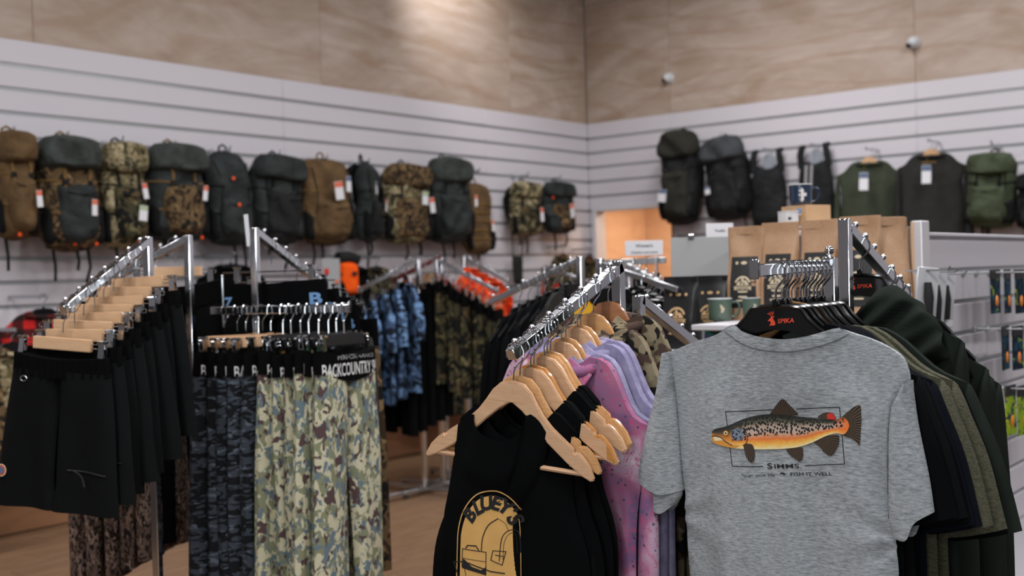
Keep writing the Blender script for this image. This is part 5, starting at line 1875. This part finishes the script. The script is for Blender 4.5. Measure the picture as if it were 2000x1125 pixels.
wall_hang(84, 575, LONGS[0], PLAID, 'red and black plaid shirt hanging behind the black shorts', 'shirt', 'shirt', .4, (1.1, 1.4, .9), -.2)
wall_hang(22, 640, LONGS[1], C_TAN, 'tan camouflage jacket hanging low below the plaid shirt', 'jacket', 'jacket', .6, (1.2, 1.4, 1), 0)
wall_hang(-40, 640, LONGS[1], C_BROWN, 'brown camouflage jacket at the picture edge below the first pack', 'jacket', 'jacket', .6, (1.2, 1.4, 1), 0)
wall_hang(1100, 478, LONGS[0], C_WOOD, 'woodland camouflage jacket with an orange tag near the room corner', 'jacket', 'jacket', .2, (1.25, 1.6, 1), .1)
o = wall_hang(1150, 484, LONGS[1], C_WOOD, 'woodland camouflage jacket with yellow lining hanging in the room corner', 'jacket', 'jacket', .2, (1.1, 1.6, 1), -.1)
inst('lining', MB().box((-.05, -.11, -.36), (.1, .004, .24)).mesh('lining', YEL, bevel=.001), o)
inst('tag_print', MB().box((-.03, -.115, -.2), (.09, .004, .05)).mesh('tag_print', TAGR, bevel=.001), o)
wall_hang(700, 500, LONGS[1], F_BLK, 'black jacket hanging beside the bright orange bag', 'jacket', 'jacket', .3, (.9, 1.4, .8), .1)
wall_hang(735, 500, LONGS[0], C_WOOD, 'dark camouflage jacket with small red marks beside the blue shirts', 'jacket', 'jacket', .3, (.8, 1.4, .8), -.1)
wall_hang(450, 492, LONGS[0], F_BLK, 'black jacket with red trim hanging behind the lettered trousers', 'jacket', 'jacket', .3, (1.1, 1.4, .8), -.1)
wall_hang(765, 676, TEES[0], C_RED, 'small red camouflage top hanging low under the blue shirts', 'top', 't-shirt', .35, (.42, 1.2, .5), .2)
o = wall_hang(838, 655, TEES[1], fabric('sage_fabric', S(104, 150, 118), .12), 'sage green top hanging low between the chrome poles', 'top', 't-shirt', .35, (.45, 1.2, .5), -.1)
for i, (px, py) in enumerate(((800, 620), (880, 640), (925, 640), (965, 610), (1010, 600))):
    wall_hang(px, py, LONGS[i % 2], (F_BLK, C_WOOD, F_BLK2, C_WOOD, F_BLK)[i], f'{("black", "woodland camouflage", "soft black", "dark camouflage", "plain black")[i]} coat hanging low on the long wall, {ORD[i]} from the shorts side', 'coat', 'coat', .3, (1.1, 1.4, .9), .1*(i-2))
# orange dry bag and grey notice board on the long wall
c, w, h = wall_px(660, 512, 698, 577, 'L', .3)
t = thing('dry_bag', 'bright orange bag with dark roll top on the long wall', 'bag', (c.x, c.y, c.z+h/2), (0, .04, 0))
a = w/2
mb = MB()
pillow(mb, [(-a*.9, 0), (0, .01), (a*.9, 0)], [(-a, -h), (0, -h*1.02), (a, -h)], [(-a*.9, 0), (-a*.95, -h*.5), (-a, -h)], [(a*.9, 0), (a*.95, -h*.5), (a, -h)], 12, 12, .07, folder(4, .01, (12, 30), 12, 1, .1), top='close', bottom='close')
inst('bag_body', mb.mesh('bag_body', ORFAB, angle=70), t)
inst('roll_top', MB().tube([(-a*.95, 0, .03), (0, -.01, .04), (a*.95, 0, .02)], .045, 10).mesh('roll_top', BP_BLK), t)
inst('logo_patch', box_me('logo_patch', (.05, .004, .03), INK, .001), t, (0, -.085, -h*.35))
c, w, h = wall_px(630, 505, 664, 584, 'L', .35)
t = thing('notice_board', 'grey card board with red squares next to the orange bag', 'sign', (c.x, c.y, c.z), (0, 0, 0))
inst('board', box_me('board', (w, .01, h), GREYB, .002), t)
for dx, dz, s, m_ in ((-.05, .18, .045, REDP), (.05, -.1, .04, TAGR), (.1, .1, .02, INK)):
    inst('board_print', box_me('board_print', (s, .003, s), m_, 0), t, (dx, -.0065, dz*h/.5*.5))
inst('stem', MB().tube([(0, .02, -h/2), (0, .02, -h/2-.6)], .006, 6).mesh('stem', CHROME2), t)
# dark pouch hanging below the small pale pack
c, w, h = wall_px(1002, 500, 1021, 556, 'L', .12)
t = thing('pouch', 'dark narrow pouch hanging on two cords below the small pale pack', 'pouch', tuple(c), (0, 0, 0))
mb = MB()
a = w/2
pillow(mb, [(-a, h/2), (a, h/2)], [(-a*.8, -h/2), (a*.8, -h/2)], [(-a, h/2), (-a*.8, -h/2)], [(a, h/2), (a*.8, -h/2)], 8, 8, .03, folder(8, .004, (12, 30), 12, 1, .1), top='close', bottom='close')
inst('pouch_body', mb.mesh('pouch_body', BP_BLK), t)
for s in (-1, 1): inst('cord', MB().tube([(s*a*.9, 0, h/2), (s*a*1.2, -.01, h/2+.2), (s*a*1.0, 0, h/2+.32)], .006, 5).mesh('cord', WEB), t)
# ------------------------------------------------------------------ coffee shelf and gondola
SHX0, SHX1, SHY0, SHY1 = 3.44, 3.98, 1.40, 1.985
ZS = 1.322
shelf = thing('shelf_unit', 'white shelf unit with coffee bags and enamel mugs behind the grey T-shirt', 'shelf', (3.9, 1.7, 0))


def sp(name, c, d, m=WHITE, bv=.003):
    return inst(name, box_me(name, d, m, bv), shelf, Vector(c)-Vector((3.9, 1.7, 0)))


sp('shelf_board', ((SHX0+SHX1)/2, (SHY0+SHY1)/2, ZS-.01), (SHX1-SHX0, SHY1-SHY0, .02))
sp('shelf_board', (3.78, 1.78, 1.215), (.56, .85, .02))
sp('shelf_board', (4.12, 1.79, 1.635), (.28, .56, .02))
sp('shelf_board', (3.78, 1.78, .5), (.56, .85, .02))
sp('end_panel', (3.99, 1.385, .83), (.08, .035, 1.655))
sp('panel_edge', (3.946, 1.398, .83), (.006, .008, 1.65), W_RAW, .0005)
sp('upright_post', (3.99, 1.415, .83), (.03, .02, 1.62), CHROME2, .001)
sp('back_panel', (4.26, 1.82, .82), (.02, .6, 1.61))
sp('base_plinth', (3.86, 1.76, .06), (.78, .86, .12))


def bag_mesh(w, h, th, seed, m):
    mb = MB()
    a = w/2
    f = folder(seed, .004, (20, 50), 30, 10, .1)
    pillow(mb, [(-a, h), (0, h+.002), (a, h)], [(-a, 0), (0, 0), (a, 0)], [(-a, h), (-a*.985, h*.5), (-a, 0)], [(a, h), (a*.985, h*.5), (a, 0)], 18, 26, th, f, top='cap', bottom='cap', pw=.22, exp=6, hv=lambda v: min(1, .06+max(0, v-.1)*1.9), hmin=.001)
    return mb.mesh('bag_body', m, angle=50)


KB = [bag_mesh(.145, .335, .045, i, KRAFT) for i in range(3)]


def emblem(t, me, z0, w, h, light, panel, gold=False):
    b = bvh_of(me)
    if panel:
        inst('label', lay('label', *poly_tris([[(-w/2, z0), (w/2, z0), (w/2, z0+h), (-w/2, z0+h)]]), LABELB, b, .0008, .03), t)
    cz = z0+h*.5
    polys = []
    k = w/2*.72
    arc = lambda r0, r1, y, sq, a0=20, a1=160, n=12: [(r1*math.cos(math.radians(a0+(a1-a0)*i/n)), y+sq*r1*math.sin(math.radians(a0+(a1-a0)*i/n))) for i in range(n+1)]+[(r0*math.cos(math.radians(a1-(a1-a0)*i/n)), y+sq*r0*math.sin(math.radians(a1-(a1-a0)*i/n))) for i in range(n+1)]
    z = cz-h*.06
    # mountain under an arched banner, ribbon and text bar below it
    polys.append(('emblem', [(-k*.72, z), (-k*.42, z+h*.09), (-k*.3, z+h*.06), (-k*.02, z+h*.17), (k*.2, z+h*.08), (k*.34, z+h*.11), (k*.74, z)]))
    polys.append(('arch', arc(k*.72, k*.9, z, h*.26/k/1.0*.9 if False else 1.05)))
    polys.append(('ribbon', [(-k, z-h*.02), (k*1.0, z-h*.02), (k*.86, z-h*.055), (k*.98, z-h*.09), (k*.3, z-h*.075), (0, z-h*.085), (-k*.3, z-h*.075), (-k*.98, z-h*.09), (-k*.86, z-h*.055)]))
    polys.append(('lower_ribbon', [(-k*.6, z-h*.105), (k*.6, z-h*.105), (k*.42, z-h*.14), (-k*.42, z-h*.14)]))
    polys.append(('text_bar', [(-k*.45, cz-h*.30), (k*.45, cz-h*.30), (k*.45, cz-h*.265), (-k*.45, cz-h*.265)]))
    polys.append(('text_bar', [(-k*.7, cz-h*.37), (k*.62, cz-h*.37), (k*.62, cz-h*.34), (-k*.7, cz-h*.34)]))
    for x in (-.75, 0, .75):
        polys.append(('dot', [(k*x+(.012 if x == 0 else .006)*math.cos(q*PI/4), z0+h*.88+.006*math.sin(q*PI/4)) for q in range(8)]))
    for nm, q in polys: inst(nm, lay(nm, *poly_tris([q]), light, b, .0016, .02), t)
    for q in ([(-k*.3, z+h*.03), (-k*.05, z+h*.12), (-k*.1, z+h*.02)], [(k*.12, z+h*.07), (k*.3, z+h*.015), (k*.05, z+h*.02)], [(-k*.7, z-h*.045), (k*.7, z-h*.045), (k*.68, z-h*.06), (-k*.68, z-h*.06)]):
        inst('emblem_detail', lay('emblem_detail', *poly_tris([q]), INK, b, .0022, .02), t)


bx = [(1458, 445, 'first'), (1524, 437, 'second'), (1601, 432, 'third'), (1680, 425, 'fourth')]
for i, (px, py, o_) in enumerate(bx):
    p = hit(px, py, (3.8, 0, 0), (1, 0, 0))
    sc = (p.z-ZS)/.335
    t = thing('coffee_bag', f'brown kraft coffee bag with black label, {o_} along the shelf from the grey board', 'coffee bag', (3.8, p.y, ZS), (0, 0, RZ+(.05, 0, -.04, .03)[i]), 'kraft coffee bags')
    me = KB[i % 3]
    t.scale = (1, 1, sc)
    inst('bag_body', me, t)
    inst('top_seal', box_me('top_seal', (.143, .004, .03), KRAFT, .0008, (0, 0, .325)), t)
    emblem(t, me, .045, .1, .185, CREAMP, True)
for j, (px, o_) in enumerate(((1738, 'turned sideways at the row end'), (1756, 'deepest in the row end corner'))):
    p = hit(px, 426, (3.86+.02*j, 0, 0), (1, 0, 0))
    t = thing('coffee_bag', f'brown kraft coffee bag {o_}', 'coffee bag', (3.86+.02*j, max(p.y, 1.46), ZS), (0, 0, RZ+.85), 'kraft coffee bags')
    t.scale = (1, 1, (p.z-ZS)/.335)
    inst('bag_body', KB[j], t)
    inst('top_seal', box_me('top_seal', (.143, .004, .03), KRAFT, .0008, (0, 0, .325)), t)
FB = bag_mesh(.142, .26, .04, 7, FOIL)
for i, (px, py, x) in enumerate(((1332, 672, 3.62), (1392, 640, 3.86))):
    p = hit(px, py, (x, 0, 0), (1, 0, 0))
    t = thing('coffee_bag', ('black foil coffee bag with gold emblem at the shelf corner', 'plain black foil coffee bag behind the green mug')[i], 'coffee bag', (x, p.y, 1.225), (0, 0, RZ+.12*i), 'black foil coffee bags')
    inst('bag_body', FB, t)
    inst('top_seal', box_me('top_seal', (.138, .004, .02), FOIL, .0008, (0, 0, .252)), t)
    emblem(t, FB, .03, .115, .19, TANP, False, True)


def mug(label, p, m, rz, mark=None, s=1):
    t = thing('enamel_mug', label, 'mug', tuple(p), (0, 0, rz), 'enamel mugs')
    t.scale = (s,)*3
    inst('cup', MB().lathe([(0, .002), (.036, .002), (.0395, .006), (.041, .02), (.0425, .078), (.0405, .078), (.039, .02), (.036, .01), (0, .01)], 28).mesh('cup', m), t)
    inst('rim', MB().tube([(.0425*math.cos(a), .0425*math.sin(a), .079) for a in [k*PI/14 for k in range(28)]], .0022, 6, closed=True).mesh('rim', RIM), t)
    inst('handle', MB().tube([(.041, 0, .066), (.058, 0, .068), (.068, 0, .058), (.069, 0, .042), (.062, 0, .026), (.05, 0, .016), (.04, 0, .014)], .0045, 8).mesh('handle', m), t)
    if mark:
        mb = MB()
        for ang, z, w, h in mark[1]:
            n = 5
            v = []
            for k in range(n+1):
                q = math.radians(ang-w/2+w*k/n)
                for zz in (z-h/2, z+h/2):
                    r = .0408+.0017*(zz-.02)/.058+.0006
                    v.append((r*math.cos(q), r*math.sin(q), zz))
            mb.add(v, [(2*k, 2*k+2, 2*k+3, 2*k+1) for k in range(n)])
        inst('mug_print', mb.mesh('mug_print', mark[0]), t)
    return t


VD = math.degrees(YAW)+180
rh = math.radians(VD-219+270)  # handle to the photo's right
for i, (px, py, lab) in enumerate(((1407, 627, 'green enamel mug with pale mark at the front of the shelf'), (1472, 625, 'green enamel mug half hidden by the black plastic hanger'))):
    p = hit(px, py, (0, 0, ZS), (0, 0, 1))
    mug(lab, (p.x, p.y, ZS), MUGG, math.radians(-52), (CREAMP, [(-92, .05, 10, .012), (-86, .043, 14, .012), (-90, .034, 10, .008), (-96, .056, 6, .006)]), 1.02)
p = hit(1558, 400, (4.1, 0, 0), (1, 0, 0))
q = hit(1568, 403, (4.13, 0, 0), (1, 0, 0))
bt = thing('cardboard_box', 'small brown cardboard box under the navy enamel mug', 'box', (4.13, q.y-.012, 1.645), (0, 0, -.35))
hb_ = q.z-1.645
inst('box_body', box_me('box_body', (.13, .13, hb_), CARD, .0015, (0, 0, hb_/2)), bt)
inst('box_flap', box_me('box_flap', (.131, .06, .002), CARD, .0003, (0, -.034, hb_)), bt)
inst('sticker', MB().lathe([(0, 0), (.011, 0), (.011, .0006), (0, .0006)], 14).mesh('sticker', BLUEP), bt, (-.0655, -.03, hb_-.02), (0, -PI/2, 0))
mug('navy enamel mug with white lettering standing on the cardboard box', (4.13, q.y+.008, 1.645+hb_+.001), MUGB, math.radians(-52), (WHITEP, [(-97, .04, 34, .004), (-97, .04, 8, .05), (-90, .04, 6, .04), (-103, .055, 16, .005), (-97, .022, 14, .005), (-80, .041, 14, .012)]), 1.03)
p = hit(1540, 430, (4.03, 0, 0), (1, 0, 0))
mug('white enamel mug with black print in front of the cardboard box', (4.03, p.y, 1.646), MUGW, math.radians(-52), (INK, [(-98, .05, 12, .012), (-88, .05, 6, .008), (-90, .028, 40, .008)]), .92)

# gondola running towards the end wall
GY = 1.36
g0, g1 = hit(1797, 460, (0, GY, 0), (0, 1, 0)), hit(2040, 464, (0, GY, 0), (0, 1, 0))
gz = (g0.z+g1.z)/2
gx0, gx1 = 4.045, 7.2
gd = thing('gondola', 'white slatted gondola with hanging packets behind the hoodies', 'display stand', ((gx0+gx1)/2, GY+.03, 0))
pit = .118
nz_ = int(gz/pit)
gm = box_me('slat', (gx1-gx0, .016, pit-.016), SLATW, .002)
gi = box_me('groove_insert', (gx1-gx0, .004, .016), INSERT, 0)
inst('core_panel', box_me('core_panel', (gx1-gx0, .02, gz), WHITE, .001, (0, .014, gz/2)), gd)
for k in range(10):
    z = gz-pit*(k+.5)-.008
    if z < .1: break
    inst('slat', gm, gd, (0, -.006, z))
    inst('groove_insert', gi, gd, (0, 0, z-pit/2))
inst('top_trim', box_me('top_trim', (gx1-gx0, .04, .012), WHITE, .002, (0, 0, gz+.004)), gd)
inst('base_plinth', box_me('base_plinth', (gx1-gx0, .5, .14), WHITE, .004, (0, -.2, .07)), gd)
BLU = camo('packet_print', S(20, 34, 48), [(S(30, 74, 92), 30, .55, 1), (S(150, 170, 60), 24, .66, 1)])
LIME = camo('lime_print', S(150, 180, 40), [(S(30, 70, 70), 22, .55, 1), (S(220, 205, 60), 26, .62, 1)])
PKO = plain('lure_orange', S(225, 130, 40), .5)
CLEAR = plain('blister_plastic', S(190, 192, 196), .15, 0, spec=.6)


def packet(px, py, w, h, m, label, lure, k):
    c = hit(px, py, (0, GY-.10, 0), (0, 1, 0))
    t = thing('lure_packet', label, 'packet', (c.x, c.y+.0, c.z), (0, 0, random.uniform(-.15, .1)), 'packets on the gondola')
    inst('pouch', box_me('pouch', (w, .006, h), m, .002), t)
    inst('header_card', box_me('header_card', (w, .007, h*.22), MATBLK, .001, (0, 0, h*.39)), t)
    if lure: inst('lure', MB().ball((0, 0, 0), .5, 8, 6).mesh('lure', PKO), t, (0, -.005, -h*.22), (0, .15, 0), scale=(w*.24, .01, h*.26))
    if k:
        z = c.z+h/2-.012
        hk = thing('gondola_hook', 'hook of the '+label.replace(' with orange lure', ''), 'hook', (c.x, GY, z), (0, 0, 0), 'hooks on the gondola')
        inst('wire', MB().tube([(0, .0, 0), (0, -.16, 0), (0, -.17, .012)], .003, 6).mesh('wire', CHROME2), hk)
        inst('hook_plate', box_me('hook_plate', (.03, .004, .02), CHROME2, .0005), hk, (0, .01, 0))


rows = [(526, 612, BLU, 'dark blue lure packet', True), (636, 722, BLU, 'black lure packet', True), (752, 850, LIME, 'lime green lure packet', True)]
for r_, (ya, yb, m, nm, lu) in enumerate(rows):
    for k, px in enumerate(((1944, 1968, 1992, 2016), (1964, 1988, 2012), (1974, 1998, 2022))[r_]):
        c = hit(px, ya, (0, GY-.1, 0), (0, 1, 0))
        e = hit(px, yb, (0, GY-.1, 0), (0, 1, 0))
        packet(px, (ya+yb)/2, .105, c.z-e.z, m, f'{nm} with orange lure, {ORD[k]} along the {ORD[r_]} gondola row', lu, True)
for k, (px, ya, yb) in enumerate(((1808, 522, 640), (1824, 526, 650), (1842, 530, 640))):
    c = hit(px, ya, (0, GY-.07, 0), (0, 1, 0))
    e = hit(px, yb, (0, GY-.07, 0), (0, 1, 0))
    h = c.z-e.z
    t = thing('blister_pack', f'clear blister pack with black tool, {ORD[k]} from the white end panel', 'packet', (c.x, GY-.07, (c.z+e.z)/2), (0, .1, -.75), 'blister packs on the gondola')
    inst('card', box_me('card', (.075, .004, h), CLEAR, .002), t)
    inst('tool', MB().tube([(-.005, -.012, h*.25), (0, -.014, 0), (.01, -.012, -h*.35)], [.012, .017, .01], 8).mesh('tool', MATBLK), t)
    inst('header_card', box_me('header_card', (.075, .005, h*.12), BLUEP if k == 0 else PAPER, .001, (0, 0, -h*.42)), t)
    hk = thing('gondola_hook', f'wire hook carrying the blister pack, {ORD[k]} from the white end panel', 'hook', (c.x, GY, c.z-.01), (0, 0, 0), 'hooks on the gondola')
    inst('wire', MB().tube([(0, .0, 0), (0, -.14, 0), (0, -.15, .012)], .003, 6).mesh('wire', CHROME2), hk)
